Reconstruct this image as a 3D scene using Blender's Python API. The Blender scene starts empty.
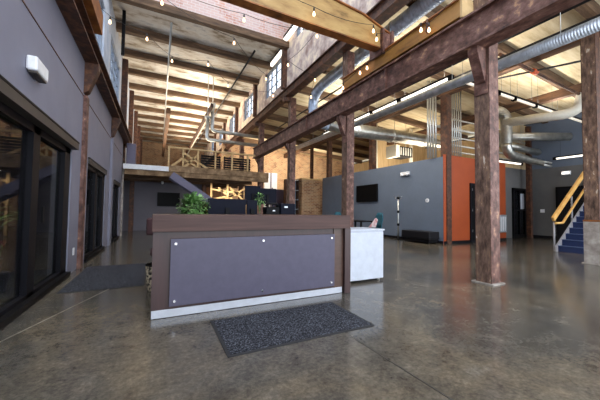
import bpy, bmesh, math, random
from mathutils import Vector, Matrix

random.seed(7)
S = bpy.context.scene
C = S.collection
PI = math.pi

# ------------------------------------------------------------------ camera, world, light, exposure
cam_d = bpy.data.cameras.new('camera')
cam = bpy.data.objects.new('camera', cam_d)
C.objects.link(cam)
cam_d.sensor_width = 36.0
cam_d.lens = 285.0 / 600.0 * 36.0
cam_d.clip_start = 0.05
cam_d.clip_end = 200
R0 = ((0.89250042, 0.02843364, 0.45014944),
      (-0.45084779, 0.02661254, 0.89220404),
      (0.01338899, -0.99924136, 0.03657095))      # world axes in camera space (x right, y down, z forward)
M = Matrix(((R0[0][0], -R0[0][1], -R0[0][2], 0.0),
            (R0[1][0], -R0[1][1], -R0[1][2], 0.0),
            (R0[2][0], -R0[2][1], -R0[2][2], 1.15),
            (0, 0, 0, 1)))
cam.matrix_world = M
S.camera = cam

wd = bpy.data.worlds.new('world')
S.world = wd
wd.use_nodes = True
wn = wd.node_tree
wn.nodes['Background'].inputs['Color'].default_value = (0.87, 0.93, 1.0, 1)
wn.nodes['Background'].inputs['Strength'].default_value = 2.3

S.view_settings.view_transform = 'Standard'
S.view_settings.look = 'None'
S.view_settings.gamma = 1.0
S.view_settings.use_curve_mapping = False
S.view_settings.exposure = 0.85


def area_light(name, loc, direction, sx, sy, power, col):
    d = bpy.data.lights.new(name, 'AREA')
    d.shape = 'RECTANGLE'
    d.size = sx
    d.size_y = sy
    d.energy = power
    d.color = col
    o = bpy.data.objects.new(name, d)
    C.objects.link(o)
    o.location = loc
    o.rotation_euler = Vector(direction).to_track_quat('-Z', 'Y').to_euler()
    return o


WARM = (1.0, 0.85, 0.64)
NEUT = (1.0, 0.92, 0.80)
# uplight of the rear nave (along the hung trough), aisle light from the linear lamps
area_light('nave_uplight', (2.30, 22.0, 6.36), (0, 0, 1), 0.06, 15.0, 260, WARM)
area_light('nave_low_fill', (1.2, 20.0, 4.2), (0, 0, 1), 3.0, 10.0, 330, WARM)  # added warm fill for the far nave roof, away from the trough, no fixture
area_light('aisle_uplight', (7.3, 8.5, 5.05), (0, 0, 1), 0.1, 7.0, 120, NEUT)
area_light('aisle_cross_uplight', (11.2, 5.0, 5.0), (0, 0, 1), 7.6, 0.1, 75, NEUT)
area_light('aisle_lamp_light', (7.3, 8.5, 4.86), (0, 0, -1), 0.06, 6.6, 150, NEUT)
area_light('brick_fill', (9.0, 18.6, 5.0), (0.1, 1, -0.15), 7.0, 0.4, 220, WARM)  # added fill to brighten the back brick, no lamp behind it
area_light('office_fill', (12.0, 10.6, 3.6), (0, 0.5, 1), 3.0, 3.0, 120, WARM)  # added fill floating over the office, aimed up, no fixture
area_light('side_room_fill', (-3.2, 5.0, 2.95), (0, 0, -1), 1.2, 3.0, 90, NEUT)  # added out of view so the room behind the glass shows
area_light('under_deck_light', (3.3, 14.6, 2.50), (0, 0, -1), 1.6, 0.10, 45, WARM)

# ------------------------------------------------------------------ materials


def new_mat(name):
    m = bpy.data.materials.new(name)
    m.use_nodes = True
    nt = m.node_tree
    return m, nt, nt.nodes['Principled BSDF']


def srgb(r, g, b):
    f = lambda c: (c / 255.0 / 12.92) if c / 255.0 <= 0.04045 else ((c / 255.0 + 0.055) / 1.055) ** 2.4
    return (f(r), f(g), f(b), 1)


def ramp_node(nt, stops):
    r = nt.nodes.new('ShaderNodeValToRGB')
    el = r.color_ramp.elements
    while len(el) < len(stops):
        el.new(0.5)
    for e, (p, c) in zip(el, stops):
        e.position = p
        e.color = c
    return r


def coord(nt, scale=(1, 1, 1), world=False):
    mp = nt.nodes.new('ShaderNodeMapping')
    mp.inputs['Scale'].default_value = scale
    if world:
        g = nt.nodes.new('ShaderNodeNewGeometry')
        nt.links.new(g.outputs['Position'], mp.inputs['Vector'])
    else:
        t = nt.nodes.new('ShaderNodeTexCoord')
        nt.links.new(t.outputs['Object'], mp.inputs['Vector'])
    return mp


def noisy(name, stops, scale=4, detail=6, rough=0.6, stretch=(1, 1, 1), metal=0.0, bump=0.0, rrange=None, world=True, spec=0.5):
    m, nt, b = new_mat(name)
    mp = coord(nt, stretch, world)
    n = nt.nodes.new('ShaderNodeTexNoise')
    n.inputs['Scale'].default_value = scale
    n.inputs['Detail'].default_value = detail
    n.inputs['Roughness'].default_value = 0.65
    nt.links.new(mp.outputs[0], n.inputs['Vector'])
    r = ramp_node(nt, stops)
    nt.links.new(n.outputs['Fac'], r.inputs['Fac'])
    nt.links.new(r.outputs['Color'], b.inputs['Base Color'])
    b.inputs['Roughness'].default_value = rough
    b.inputs['Metallic'].default_value = metal
    b.inputs['Specular IOR Level'].default_value = spec
    if rrange:
        mr = nt.nodes.new('ShaderNodeMapRange')
        mr.inputs['To Min'].default_value = rrange[0]
        mr.inputs['To Max'].default_value = rrange[1]
        nt.links.new(n.outputs['Fac'], mr.inputs['Value'])
        nt.links.new(mr.outputs[0], b.inputs['Roughness'])
    if bump:
        bp = nt.nodes.new('ShaderNodeBump')
        bp.inputs['Strength'].default_value = bump
        bp.inputs['Distance'].default_value = 0.02
        nt.links.new(n.outputs['Fac'], bp.inputs['Height'])
        nt.links.new(bp.outputs[0], b.inputs['Normal'])
    return m


def plain(name, col, rough=0.5, metal=0.0, spec=0.5):
    c0 = col
    c1 = tuple(min(1, x * 1.12) for x in col[:3]) + (1,)
    return noisy(name, [(0.35, c0), (0.65, c1)], scale=9, detail=3, rough=rough, metal=metal, world=False, spec=spec)


def emit(name, col, strength):
    m, nt, b = new_mat(name)
    b.inputs['Base Color'].default_value = col
    b.inputs['Emission Color'].default_value = col
    b.inputs['Emission Strength'].default_value = strength
    return m


def glass(name, tint, rough=0.02, opacity=0.25, base=(0.01, 0.01, 0.015, 1)):
    m, nt, b = new_mat(name)
    out = nt.nodes['Material Output']
    tr = nt.nodes.new('ShaderNodeBsdfTransparent')
    tr.inputs['Color'].default_value = tint
    b.inputs['Base Color'].default_value = base
    b.inputs['Roughness'].default_value = rough
    b.inputs['IOR'].default_value = 2.1
    mx = nt.nodes.new('ShaderNodeMixShader')
    mx.inputs['Fac'].default_value = opacity
    nt.links.new(tr.outputs[0], mx.inputs[1])
    nt.links.new(b.outputs[0], mx.inputs[2])
    nt.links.new(mx.outputs[0], out.inputs['Surface'])
    return m


def brick_mat(name, axis, c1, c2, mortar, white=0.0, wcol=(0.6, 0.58, 0.6, 1)):
    m, nt, b = new_mat(name)
    g = nt.nodes.new('ShaderNodeNewGeometry')
    sp = nt.nodes.new('ShaderNodeSeparateXYZ')
    nt.links.new(g.outputs['Position'], sp.inputs[0])
    cb = nt.nodes.new('ShaderNodeCombineXYZ')
    nt.links.new(sp.outputs[axis], cb.inputs['X'])
    nt.links.new(sp.outputs['Z'], cb.inputs['Y'])
    br = nt.nodes.new('ShaderNodeTexBrick')
    br.inputs['Scale'].default_value = 1.0
    br.inputs['Brick Width'].default_value = 0.26
    br.inputs['Row Height'].default_value = 0.095
    br.inputs['Mortar Size'].default_value = 0.010
    br.inputs['Color1'].default_value = c1
    br.inputs['Color2'].default_value = c2
    br.inputs['Mortar'].default_value = mortar
    nt.links.new(cb.outputs[0], br.inputs['Vector'])
    n = nt.nodes.new('ShaderNodeTexNoise')
    n.inputs['Scale'].default_value = 1.6
    n.inputs['Detail'].default_value = 10
    n.inputs['Roughness'].default_value = 0.7
    nt.links.new(g.outputs['Position'], n.inputs['Vector'])
    r = ramp_node(nt, [(0.45 - 0.25 * white, (0, 0, 0, 1)), (0.62 - 0.25 * white, (1, 1, 1, 1))])
    nt.links.new(n.outputs['Fac'], r.inputs['Fac'])
    mul = nt.nodes.new('ShaderNodeMath')
    mul.operation = 'MULTIPLY'
    mul.inputs[1].default_value = min(1.0, white + 0.15)
    nt.links.new(r.outputs['Color'], mul.inputs[0])
    mx = nt.nodes.new('ShaderNodeMixRGB')
    mx.inputs['Color2'].default_value = wcol
    nt.links.new(mul.outputs[0], mx.inputs['Fac'])
    nt.links.new(br.outputs['Color'], mx.inputs['Color1'])
    nt.links.new(mx.outputs[0], b.inputs['Base Color'])
    b.inputs['Roughness'].default_value = 0.85
    bp = nt.nodes.new('ShaderNodeBump')
    bp.inputs['Strength'].default_value = 0.5
    bp.inputs['Distance'].default_value = 0.01
    bp.invert = True
    nt.links.new(br.outputs['Fac'], bp.inputs['Height'])
    nt.links.new(bp.outputs[0], b.inputs['Normal'])
    return m


def floor_mat():
    m, nt, b = new_mat('polished_concrete')
    g = nt.nodes.new('ShaderNodeNewGeometry')

    def nz(scale, detail, rough=0.6, dist=0.0):
        n = nt.nodes.new('ShaderNodeTexNoise')
        n.inputs['Scale'].default_value = scale
        n.inputs['Detail'].default_value = detail
        n.inputs['Roughness'].default_value = rough
        n.inputs['Distortion'].default_value = dist
        nt.links.new(g.outputs['Position'], n.inputs['Vector'])
        return n
    big = nz(0.55, 5, 0.6, 0.6)
    mid = nz(4.2, 12, 0.78, 0.4)
    fine = nz(30, 6, 0.75)
    r1 = ramp_node(nt, [(0.30, srgb(72, 70, 67)), (0.46, srgb(89, 85, 79)), (0.58, srgb(104, 95, 82)), (0.72, srgb(116, 112, 105))])
    nt.links.new(big.outputs['Fac'], r1.inputs['Fac'])
    r2 = ramp_node(nt, [(0.32, (0.40, 0.40, 0.41, 1)), (0.46, (0.78, 0.78, 0.78, 1)), (0.56, (0.98, 0.98, 0.97, 1)), (0.68, (1.45, 1.43, 1.38, 1))])
    nt.links.new(mid.outputs['Fac'], r2.inputs['Fac'])
    r3 = ramp_node(nt, [(0.34, (0.62, 0.62, 0.62, 1)), (0.5, (0.95, 0.95, 0.95, 1)), (0.66, (1.35, 1.35, 1.33, 1))])
    nt.links.new(fine.outputs['Fac'], r3.inputs['Fac'])
    a = nt.nodes.new('ShaderNodeMixRGB')
    a.blend_type = 'MULTIPLY'
    a.inputs['Fac'].default_value = 1
    nt.links.new(r1.outputs['Color'], a.inputs['Color1'])
    nt.links.new(r2.outputs['Color'], a.inputs['Color2'])
    c = nt.nodes.new('ShaderNodeMixRGB')
    c.blend_type = 'MULTIPLY'
    c.inputs['Fac'].default_value = 1
    nt.links.new(a.outputs[0], c.inputs['Color1'])
    nt.links.new(r3.outputs['Color'], c.inputs['Color2'])
    nt.links.new(c.outputs[0], b.inputs['Base Color'])
    mr = nt.nodes.new('ShaderNodeMapRange')
    mr.inputs['To Min'].default_value = 0.07
    mr.inputs['To Max'].default_value = 0.27
    nt.links.new(mid.outputs['Fac'], mr.inputs['Value'])
    nt.links.new(mr.outputs[0], b.inputs['Roughness'])
    b.inputs['Specular IOR Level'].default_value = 0.55
    return m


def duct_mat(name, axis, col, rough=0.3, bands=3.0, metal=0.9, depth=0.35):
    m, nt, b = new_mat(name)
    g = nt.nodes.new('ShaderNodeNewGeometry')
    w = nt.nodes.new('ShaderNodeTexWave')
    w.bands_direction = axis
    w.inputs['Scale'].default_value = bands
    w.inputs['Distortion'].default_value = 0.3
    nt.links.new(g.outputs['Position'], w.inputs['Vector'])
    n = nt.nodes.new('ShaderNodeTexNoise')
    n.inputs['Scale'].default_value = 6
    nt.links.new(g.outputs['Position'], n.inputs['Vector'])
    dk = tuple(x * 0.7 for x in col[:3]) + (1,)
    r = ramp_node(nt, [(0.35, dk), (0.65, col)])
    nt.links.new(n.outputs['Fac'], r.inputs['Fac'])
    nt.links.new(r.outputs['Color'], b.inputs['Base Color'])
    b.inputs['Metallic'].default_value = metal
    b.inputs['Roughness'].default_value = rough
    bp = nt.nodes.new('ShaderNodeBump')
    bp.inputs['Strength'].default_value = depth
    bp.inputs['Distance'].default_value = 0.02
    nt.links.new(w.outputs['Fac'], bp.inputs['Height'])
    nt.links.new(bp.outputs[0], b.inputs['Normal'])
    return m


def wood_mat(name, c0, c1, axis_stretch=(1, 1, 12), rough=0.45, scale=3):
    return noisy(name, [(0.3, c0), (0.7, c1)], scale=scale, detail=8, rough=rough, stretch=axis_stretch, world=True, bump=0.05)


MAT = {}
MAT['floor'] = floor_mat()
MAT['joint'] = noisy('joint_filler', [(0.3, srgb(70, 66, 60)), (0.7, srgb(150, 142, 128))], 6, rough=0.5)
MAT['joint_dark'] = noisy('saw_cut_joint', [(0.3, srgb(38, 36, 34)), (0.7, srgb(70, 66, 60))], 6, rough=0.6)
MAT['wall_grey'] = noisy('lilac_grey_paint', [(0.3, srgb(118, 119, 136)), (0.7, srgb(129, 130, 147))], 1.2, 4, rough=0.6)
MAT['wall_pale'] = noisy('weathered_pale_wall', [(0.3, srgb(150, 165, 190)), (0.55, srgb(190, 198, 212)), (0.75, srgb(170, 165, 160))], 1.6, 8, rough=0.8)
MAT['dark_wall'] = noisy('charcoal_paint', [(0.3, srgb(92, 90, 102)), (0.7, srgb(100, 98, 110))], 1.2, 4, rough=0.6)
MAT['olive_wall'] = noisy('taupe_grey_paint', [(0.3, srgb(94, 94, 96)), (0.7, srgb(104, 104, 104))], 1.2, 4, rough=0.6)
MAT['blue_wall'] = noisy('slate_blue_paint', [(0.3, srgb(92, 104, 123)), (0.7, srgb(100, 113, 133))], 1.2, 4, rough=0.55)
MAT['orange'] = noisy('burnt_orange_paint', [(0.3, srgb(150, 64, 25)), (0.7, srgb(162, 72, 29))], 1.5, 4, rough=0.5)
MAT['tan'] = noisy('tan_boards', [(0.3, srgb(176, 150, 112)), (0.7, srgb(214, 190, 150))], 2.5, 8, rough=0.8, stretch=(4, 4, .5))
MAT['roof_old'] = noisy('stained_roof_deck', [(0.30, srgb(84, 68, 52)), (0.40, srgb(146, 134, 118)), (0.48, srgb(190, 182, 172)), (0.58, srgb(206, 203, 198)), (0.70, srgb(152, 152, 156))], 1.6, 13, rough=0.85, stretch=(0.6, 1.3, 1), bump=0.1)
MAT['roof_cream'] = noisy('cream_roof_boards', [(0.28, srgb(180, 158, 118)), (0.5, srgb(216, 200, 166)), (0.72, srgb(230, 218, 192))], 1.1, 9, rough=0.85, stretch=(1, 6, 1))
MAT['timber'] = noisy('old_brown_timber', [(0.3, srgb(58, 43, 32)), (0.5, srgb(92, 70, 52)), (0.72, srgb(134, 106, 80))], 2.2, 9, rough=0.8, stretch=(0.5, 3, 3), bump=0.15)
MAT['timber_y'] = noisy('old_brown_timber_long', [(0.3, srgb(50, 34, 24)), (0.5, srgb(82, 56, 38)), (0.72, srgb(120, 86, 58))], 2.2, 9, rough=0.8, stretch=(3, 0.5, 3), bump=0.15)
MAT['steel_old'] = noisy('weathered_purple_brown_steel', [(0.30, srgb(38, 22, 17)), (0.42, srgb(78, 47, 38)), (0.52, srgb(104, 70, 60)), (0.60, srgb(120, 88, 80)), (0.68, srgb(180, 136, 102))], 7.0, 14, rough=0.58, stretch=(1.3, 0.7, 1.0), bump=0.25)
MAT['steel_flake'] = noisy('flaked_column_paint', [(0.30, srgb(44, 29, 22)), (0.42, srgb(84, 61, 50)), (0.54, srgb(114, 90, 77)), (0.63, srgb(138, 106, 82)), (0.68, srgb(208, 196, 182))], 9.0, 14, rough=0.7, stretch=(1.4, 1.4, 0.5), bump=0.3)
MAT['steel_dark'] = noisy('dark_rusted_steel', [(0.3, srgb(36, 21, 14)), (0.5, srgb(72, 43, 30)), (0.70, srgb(116, 74, 48))], 7.0, 12, rough=0.62, bump=0.2)
MAT['plate'] = noisy('flaking_lavender_plate', [(0.28, srgb(116, 90, 80)), (0.40, srgb(166, 142, 134)), (0.49, srgb(200, 182, 174)), (0.57, srgb(234, 218, 196)), (0.70, srgb(244, 230, 204))], 1.5, 13, rough=0.75, bump=0.15)
MAT['plaster'] = noisy('peeled_plaster', [(0.3, srgb(100, 88, 82)), (0.5, srgb(150, 142, 136)), (0.7, srgb(190, 184, 178))], 3.5, 10, rough=0.85, bump=0.3)
MAT['crane'] = noisy('ochre_crane_paint', [(0.28, srgb(96, 70, 36)), (0.42, srgb(158, 124, 74)), (0.6, srgb(180, 148, 94)), (0.78, srgb(150, 108, 60))], 2.2, 11, rough=0.5, stretch=(0.6, 1.5, 2))
MAT['crane_truck'] = noisy('amber_crane_paint', [(0.28, srgb(88, 56, 22)), (0.42, srgb(140, 96, 40)), (0.6, srgb(164, 118, 56)), (0.78, srgb(128, 82, 36))], 3.0, 11, rough=0.5, stretch=(1.5, 0.5, 2))
MAT['crane_rust'] = noisy('rusty_orange_paint', [(0.3, srgb(86, 48, 22)), (0.5, srgb(142, 84, 36)), (0.7, srgb(176, 116, 58))], 3, 9, rough=0.55)
MAT['brick'] = brick_mat('red_tan_brick', 'X', srgb(104, 58, 42), srgb(170, 122, 86), srgb(190, 172, 146), 0.3, srgb(200, 176, 142))
MAT['brick_y'] = brick_mat('red_tan_brick_side', 'Y', srgb(150, 96, 64), srgb(184, 126, 84), srgb(170, 150, 124), 0.10, srgb(190, 158, 118))
MAT['brick_white'] = brick_mat('whitewashed_brick', 'X', srgb(176, 106, 84), srgb(202, 140, 112), srgb(206, 196, 190), 0.42, srgb(212, 204, 204))
MAT['galv'] = duct_mat('galvanised_duct', 'Y', srgb(186, 204, 230), 0.34, 4.0, metal=0.4)
MAT['galv_x'] = duct_mat('galvanised_duct_cross', 'X', srgb(196, 196, 190), 0.28, 4.0, metal=0.85)
MAT['spiral'] = duct_mat('spiral_pale_duct', 'Y', srgb(190, 198, 210), 0.36, 7.0, metal=0.5, depth=0.3)
MAT['flex'] = duct_mat('ribbed_flexible_duct', 'Z', srgb(190, 188, 180), 0.3, 6.0, depth=0.6, metal=0.85)
MAT['white_pipe'] = plain('pale_pipe_paint', srgb(200, 196, 184), 0.45)
MAT['conduit'] = plain('zinc_conduit', srgb(190, 192, 190), 0.35, 0.7)
MAT['black'] = plain('black_satin', srgb(13, 13, 16), 0.5, spec=0.12)
MAT['frame_dark'] = plain('dark_bronze_frame', srgb(15, 15, 21), 0.5, spec=0.15)
MAT['window_frame'] = plain('blue_grey_window_paint', srgb(104, 112, 124), 0.5)
MAT['frame_brown'] = plain('umber_track_cover', srgb(62, 56, 52), 0.55)
MAT['door_glass'] = glass('dark_door_glass', (0.72, 0.78, 0.80, 1), 0.015, 0.45)
MAT['window_glass'] = glass('window_glass', (0.93, 0.96, 1, 1), 0.05, 0.1)
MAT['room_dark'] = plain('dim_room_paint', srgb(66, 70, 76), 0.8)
MAT['desk_wood'] = noisy('dark_walnut_laminate', [(0.3, srgb(58, 39, 36)), (0.55, srgb(75, 53, 49)), (0.72, srgb(90, 64, 57))], 3.0, 8, rough=0.38, stretch=(0.35, 3, 9), spec=0.25)
MAT['desk_dark'] = noisy('deep_walnut_laminate', [(0.3, srgb(48, 30, 31)), (0.7, srgb(66, 43, 43))], 3.0, 8, rough=0.36, stretch=(6, 6, 0.5))
MAT['desk_brown'] = noisy('mid_walnut_edge', [(0.3, srgb(66, 46, 38)), (0.7, srgb(86, 63, 53))], 3.0, 8, rough=0.36, stretch=(2, 2, 6))
MAT['acrylic'] = plain('frosted_slate_acrylic', srgb(80, 77, 94), 0.38, spec=0.3)
MAT['chrome'] = plain('brushed_chrome', srgb(210, 210, 214), 0.2, 1.0)
MAT['kick'] = plain('brushed_aluminium', srgb(184, 188, 198), 0.42, 0.35)
MAT['white_lam'] = plain('white_laminate', srgb(184, 190, 202), 0.42)
MAT['mat'] = noisy('charcoal_loop_mat', [(0.42, srgb(18, 19, 24)), (0.52, srgb(44, 46, 54)), (0.62, srgb(104, 107, 118))], 62, 4, rough=0.95, bump=0.6, stretch=(1, 1.5, 1), spec=0.2)
MAT['mat_edge'] = plain('mat_rubber_edge', srgb(36, 36, 40), 0.8)
MAT['screen'] = plain('switched_off_screen', srgb(12, 12, 14), 0.35, spec=0.06)
MAT['monitor'] = plain('navy_black_plastic', srgb(18, 20, 32), 0.55, spec=0.08)
MAT['leaf'] = noisy('green_leaf', [(0.3, srgb(46, 84, 36)), (0.5, srgb(92, 136, 70)), (0.70, srgb(160, 190, 130))], 22, 4, rough=0.45)
MAT['soil'] = plain('potting_soil', srgb(50, 38, 30), 0.95)
MAT['pot'] = plain('glazed_dark_pot', srgb(70, 64, 62), 0.35)
MAT['red'] = plain('red_flower', srgb(120, 28, 34), 0.7)
MAT['teal'] = noisy('teal_fabric', [(0.3, srgb(16, 66, 84)), (0.7, srgb(30, 90, 108))], 60, 3, rough=0.85, world=False)
MAT['pink'] = noisy('pink_white_cloth', [(0.45, srgb(206, 194, 198)), (0.62, srgb(190, 120, 124))], 12, 3, rough=0.9)
MAT['leather'] = plain('black_leatherette', srgb(20, 20, 25), 0.45, spec=0.2)
MAT['maroon'] = plain('maroon_fabric', srgb(64, 38, 42), 0.8)
MAT['stair_blue'] = noisy('navy_stair_carpet', [(0.3, srgb(16, 34, 74)), (0.7, srgb(24, 44, 90))], 20, 4, rough=0.8)
MAT['nosing'] = plain('pale_stair_nosing', srgb(70, 86, 122), 0.5)
MAT['stringer'] = plain('grey_steel_paint', srgb(150, 150, 156), 0.45)
MAT['purple'] = plain('slate_violet_steel_paint', srgb(92, 88, 112), 0.5)
MAT['rail_wood'] = noisy('honey_oak', [(0.3, srgb(190, 138, 66)), (0.7, srgb(226, 180, 104))], 5, 6, rough=0.4)
MAT['pine'] = noisy('pale_pine', [(0.3, srgb(178, 146, 98)), (0.7, srgb(214, 184, 136))], 4, 6, rough=0.7)
MAT['rough_wood'] = noisy('rough_sawn_timber', [(0.3, srgb(78, 58, 40)), (0.5, srgb(134, 108, 80)), (0.7, srgb(176, 150, 118))], 3, 10, rough=0.85, bump=0.3)
MAT['plastic_white'] = plain('white_plastic', srgb(222, 224, 230), 0.4)
MAT['red_paint'] = plain('red_orange_pipe_fitting', srgb(198, 82, 40), 0.5)
MAT['steel_box'] = plain('pale_steel', srgb(168, 176, 186), 0.35, 0.6)
MAT['woven'] = noisy('speckled_woven', [(0.44, srgb(40, 32, 28)), (0.52, srgb(206, 190, 166))], 28, 2, rough=0.9)
MAT['lamp'] = emit('lit_linear_lamp', (1.0, 0.93, 0.82, 1), 1.1)
MAT['lamp_dim'] = emit('lit_linear_diffuser', (1.0, 0.93, 0.82, 1), 0.9)
MAT['lamp_soft'] = emit('soft_cream_lamp', (1.0, 0.90, 0.74, 1), 0.22)
MAT['bulb'] = emit('warm_filament_bulb', (1.0, 0.60, 0.33, 1), 2.6)
MAT['cable'] = plain('black_cable', srgb(30, 27, 26), 0.6)
MAT['sky_panel'] = plain('pale_panel', srgb(200, 206, 220), 0.6)

# ------------------------------------------------------------------ mesh helpers


class MB:
    def __init__(self):
        self.bm = bmesh.new()

    def box(self, x0, x1, y0, y1, z0, z1):
        v = [self.bm.verts.new(p) for p in ((x0, y0, z0), (x1, y0, z0), (x1, y1, z0), (x0, y1, z0),
                                            (x0, y0, z1), (x1, y0, z1), (x1, y1, z1), (x0, y1, z1))]
        for f in ((0, 3, 2, 1), (4, 5, 6, 7), (0, 1, 5, 4), (1, 2, 6, 5), (2, 3, 7, 6), (3, 0, 4, 7)):
            self.bm.faces.new([v[i] for i in f])
        return self

    def bar(self, p0, p1, w, h, up=(0, 0, 1)):
        p0, p1 = Vector(p0), Vector(p1)
        d = (p1 - p0).normalized()
        up = Vector(up)
        if abs(d.dot(up)) > 0.98:
            up = Vector((0, 1, 0))
        s = d.cross(up).normalized()
        u = s.cross(d).normalized()
        vs = []
        for p in (p0, p1):
            for a, b in ((-1, -1), (1, -1), (1, 1), (-1, 1)):
                vs.append(self.bm.verts.new(p + s * a * w / 2 + u * b * h / 2))
        self.bm.faces.new(vs[0:4][::-1])
        self.bm.faces.new(vs[4:8])
        for i in range(4):
            j = (i + 1) % 4
            self.bm.faces.new((vs[i], vs[j], vs[4 + j], vs[4 + i]))
        return self

    def ibeam(self, p0, p1, w, h, tf=0.03, tw=0.025):
        p0, p1 = Vector(p0), Vector(p1)      # p = centre line
        d = (p1 - p0).normalized()
        s = d.cross(Vector((0, 0, 1))).normalized()
        u = s.cross(d).normalized()
        for off in (h / 2 - tf / 2, -h / 2 + tf / 2):
            self.bar(p0 + u * off, p1 + u * off, w, tf)
        self.bar(p0, p1, tw, h - 2 * tf)
        return self

    def tube(self, pts, r, n=12, cap=True):
        pts = [Vector(p) for p in pts]
        rings = []
        prev = None
        for i, p in enumerate(pts):
            if i == 0:
                d = pts[1] - pts[0]
            elif i == len(pts) - 1:
                d = pts[-1] - pts[-2]
            else:
                d = (pts[i + 1] - p).normalized() + (p - pts[i - 1]).normalized()
            d.normalize()
            if prev is None:
                a = Vector((0, 0, 1)) if abs(d.z) < 0.9 else Vector((1, 0, 0))
                s = d.cross(a).normalized()
            else:
                s = (prev - d * prev.dot(d)).normalized()
            prev = s
            u = d.cross(s).normalized()
            rr = r[i] if isinstance(r, (list, tuple)) else r
            rings.append([self.bm.verts.new(p + (s * math.cos(2 * PI * k / n) + u * math.sin(2 * PI * k / n)) * rr) for k in range(n)])
        for a, b in zip(rings, rings[1:]):
            for k in range(n):
                f = self.bm.faces.new((a[k], a[(k + 1) % n], b[(k + 1) % n], b[k]))
                f.smooth = True
        if cap:
            self.bm.faces.new(rings[0][::-1])
            self.bm.faces.new(rings[-1])
        return self

    def lathe(self, prof, cx, cy, n=20, z0=0.0):
        self.tube([(cx, cy, z0 + z) for r, z in prof], [max(r, 0.001) for r, z in prof], n)
        return self

    def sphere(self, c, rx, ry=None, rz=None, n=12):
        ry = rx if ry is None else ry
        rz = rx if rz is None else rz
        mat = Matrix.Translation(c) @ Matrix.Diagonal((rx, ry, rz, 1))
        g = bmesh.ops.create_uvsphere(self.bm, u_segments=n, v_segments=max(6, n // 2 + 2), radius=1, matrix=mat)
        for v in g['verts']:
            for f in v.link_faces:
                f.smooth = True
        return self

    def prism(self, poly, off):
        off = Vector(off)
        a = [self.bm.verts.new(Vector(p)) for p in poly]
        b = [self.bm.verts.new(Vector(p) + off) for p in poly]
        n = len(a)
        self.bm.faces.new(a[::-1])
        self.bm.faces.new(b)
        for i in range(n):
            j = (i + 1) % n
            self.bm.faces.new((a[i], a[j], b[j], b[i]))
        return self

    def build(self, name, mat, parent=None, origin=None, bevel=0.0):
        bm = self.bm
        bmesh.ops.recalc_face_normals(bm, faces=bm.faces[:])
        if parent is not None:
            off = Vector((0, 0, 0))
            p = parent
            while p is not None:
                off += p.location
                p = p.parent
            org = Vector(origin) if origin is not None else None
            base = off
            if org is None:
                org = off.copy()
        else:
            base = Vector((0, 0, 0))
            if origin is None:
                xs = [v.co.x for v in bm.verts]
                ys = [v.co.y for v in bm.verts]
                zs = [v.co.z for v in bm.verts]
                org = Vector(((min(xs) + max(xs)) / 2, (min(ys) + max(ys)) / 2, min(zs)))
            else:
                org = Vector(origin)
        for v in bm.verts:
            v.co -= org
        me = bpy.data.meshes.new(name)
        bm.to_mesh(me)
        bm.free()
        me.materials.append(mat if not isinstance(mat, str) else MAT[mat])
        o = bpy.data.objects.new(name, me)
        C.objects.link(o)
        o.parent = parent
        o.location = org - base
        if bevel:
            md = o.modifiers.new('bevel', 'BEVEL')
            md.width = bevel
            md.segments = 2
            md.limit_method = 'ANGLE'
            md.angle_limit = math.radians(40)
        return o


def tag(o, label, cat, group=None, kind=None):
    if label:
        o['label'] = label
    if cat:
        o['category'] = cat
    if group:
        o['group'] = group
    if kind:
        o['kind'] = kind
    return o


def thing(name, label, cat, loc, group=None):
    o = bpy.data.objects.new(name, None)
    o.empty_display_size = 0.1
    C.objects.link(o)
    o.location = loc
    return tag(o, label, cat, group)


def struct(name, mb, mat, parent=None):
    o = mb.build(name, mat, parent)
    if parent is None:
        o['kind'] = 'structure'
    return o


def dup(root, loc=None, label=None, rotz=None):
    r = root.copy()
    C.objects.link(r)
    if loc is not None:
        r.location = loc
    if rotz is not None:
        r.rotation_euler.z = rotz
    if label:
        r['label'] = label
    for ch in list(root.children):
        c = ch.copy()
        C.objects.link(c)
        c.parent = r
        for g in list(ch.children):
            d = g.copy()
            C.objects.link(d)
            d.parent = c
    return r


def arc(p0, p1, p2, n=8):
    """quadratic bend from p0 through corner p1 to p2"""
    p0, p1, p2 = Vector(p0), Vector(p1), Vector(p2)
    return [p0 * (1 - t) ** 2 + p1 * 2 * t * (1 - t) + p2 * t * t for t in [i / n for i in range(n + 1)]]


# ------------------------------------------------------------------ setting
struct('floor', MB().box(-6, 20, -4, 36, -0.2, 0), 'floor')
for i, (a, b) in enumerate((((-1.26, 3.05), (-0.16, 5.9)), ((1.633, 2.144), (1.724, -1.855)))):
    p, q = Vector((a[0], a[1], 0.001)), Vector((b[0], b[1], 0.001))
    o = struct('trim_%d' % (i + 1), MB().bar(p, q, 0.012, 0.003), 'joint' if i == 0 else 'joint_dark')

# left wall with three glazed openings
wl = MB()
WX0, WX1 = -1.56, -1.3
segs = [(-3.5, 0.6, None), (0.6, 6.05, 2.23), (6.05, 7.3, None), (7.3, 9.65, 2.16), (9.65, 11.35, None), (11.35, 13.1, 2.06), (13.1, 13.9, None)]
for y0, y1, op in segs:
    wl.box(WX0, WX1, y0, y1, op if op else 0.0, 4.3)
struct('wall_left', wl, 'wall_grey')
struct('trim_4', MB().box(-1.302, -1.292, -3.5, 6.66, 3.28, 3.295), 'steel_dark')
struct('trim_5', MB().box(-1.302, -1.292, 6.9, 13.5, 3.28, 3.295), 'steel_dark')
# room behind the left doors
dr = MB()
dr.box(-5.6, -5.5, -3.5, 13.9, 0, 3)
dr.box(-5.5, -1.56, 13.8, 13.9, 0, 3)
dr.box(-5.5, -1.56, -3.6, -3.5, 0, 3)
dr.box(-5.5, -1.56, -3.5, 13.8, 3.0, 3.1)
struct('wall_behind_doors', dr, 'room_dark')

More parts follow.
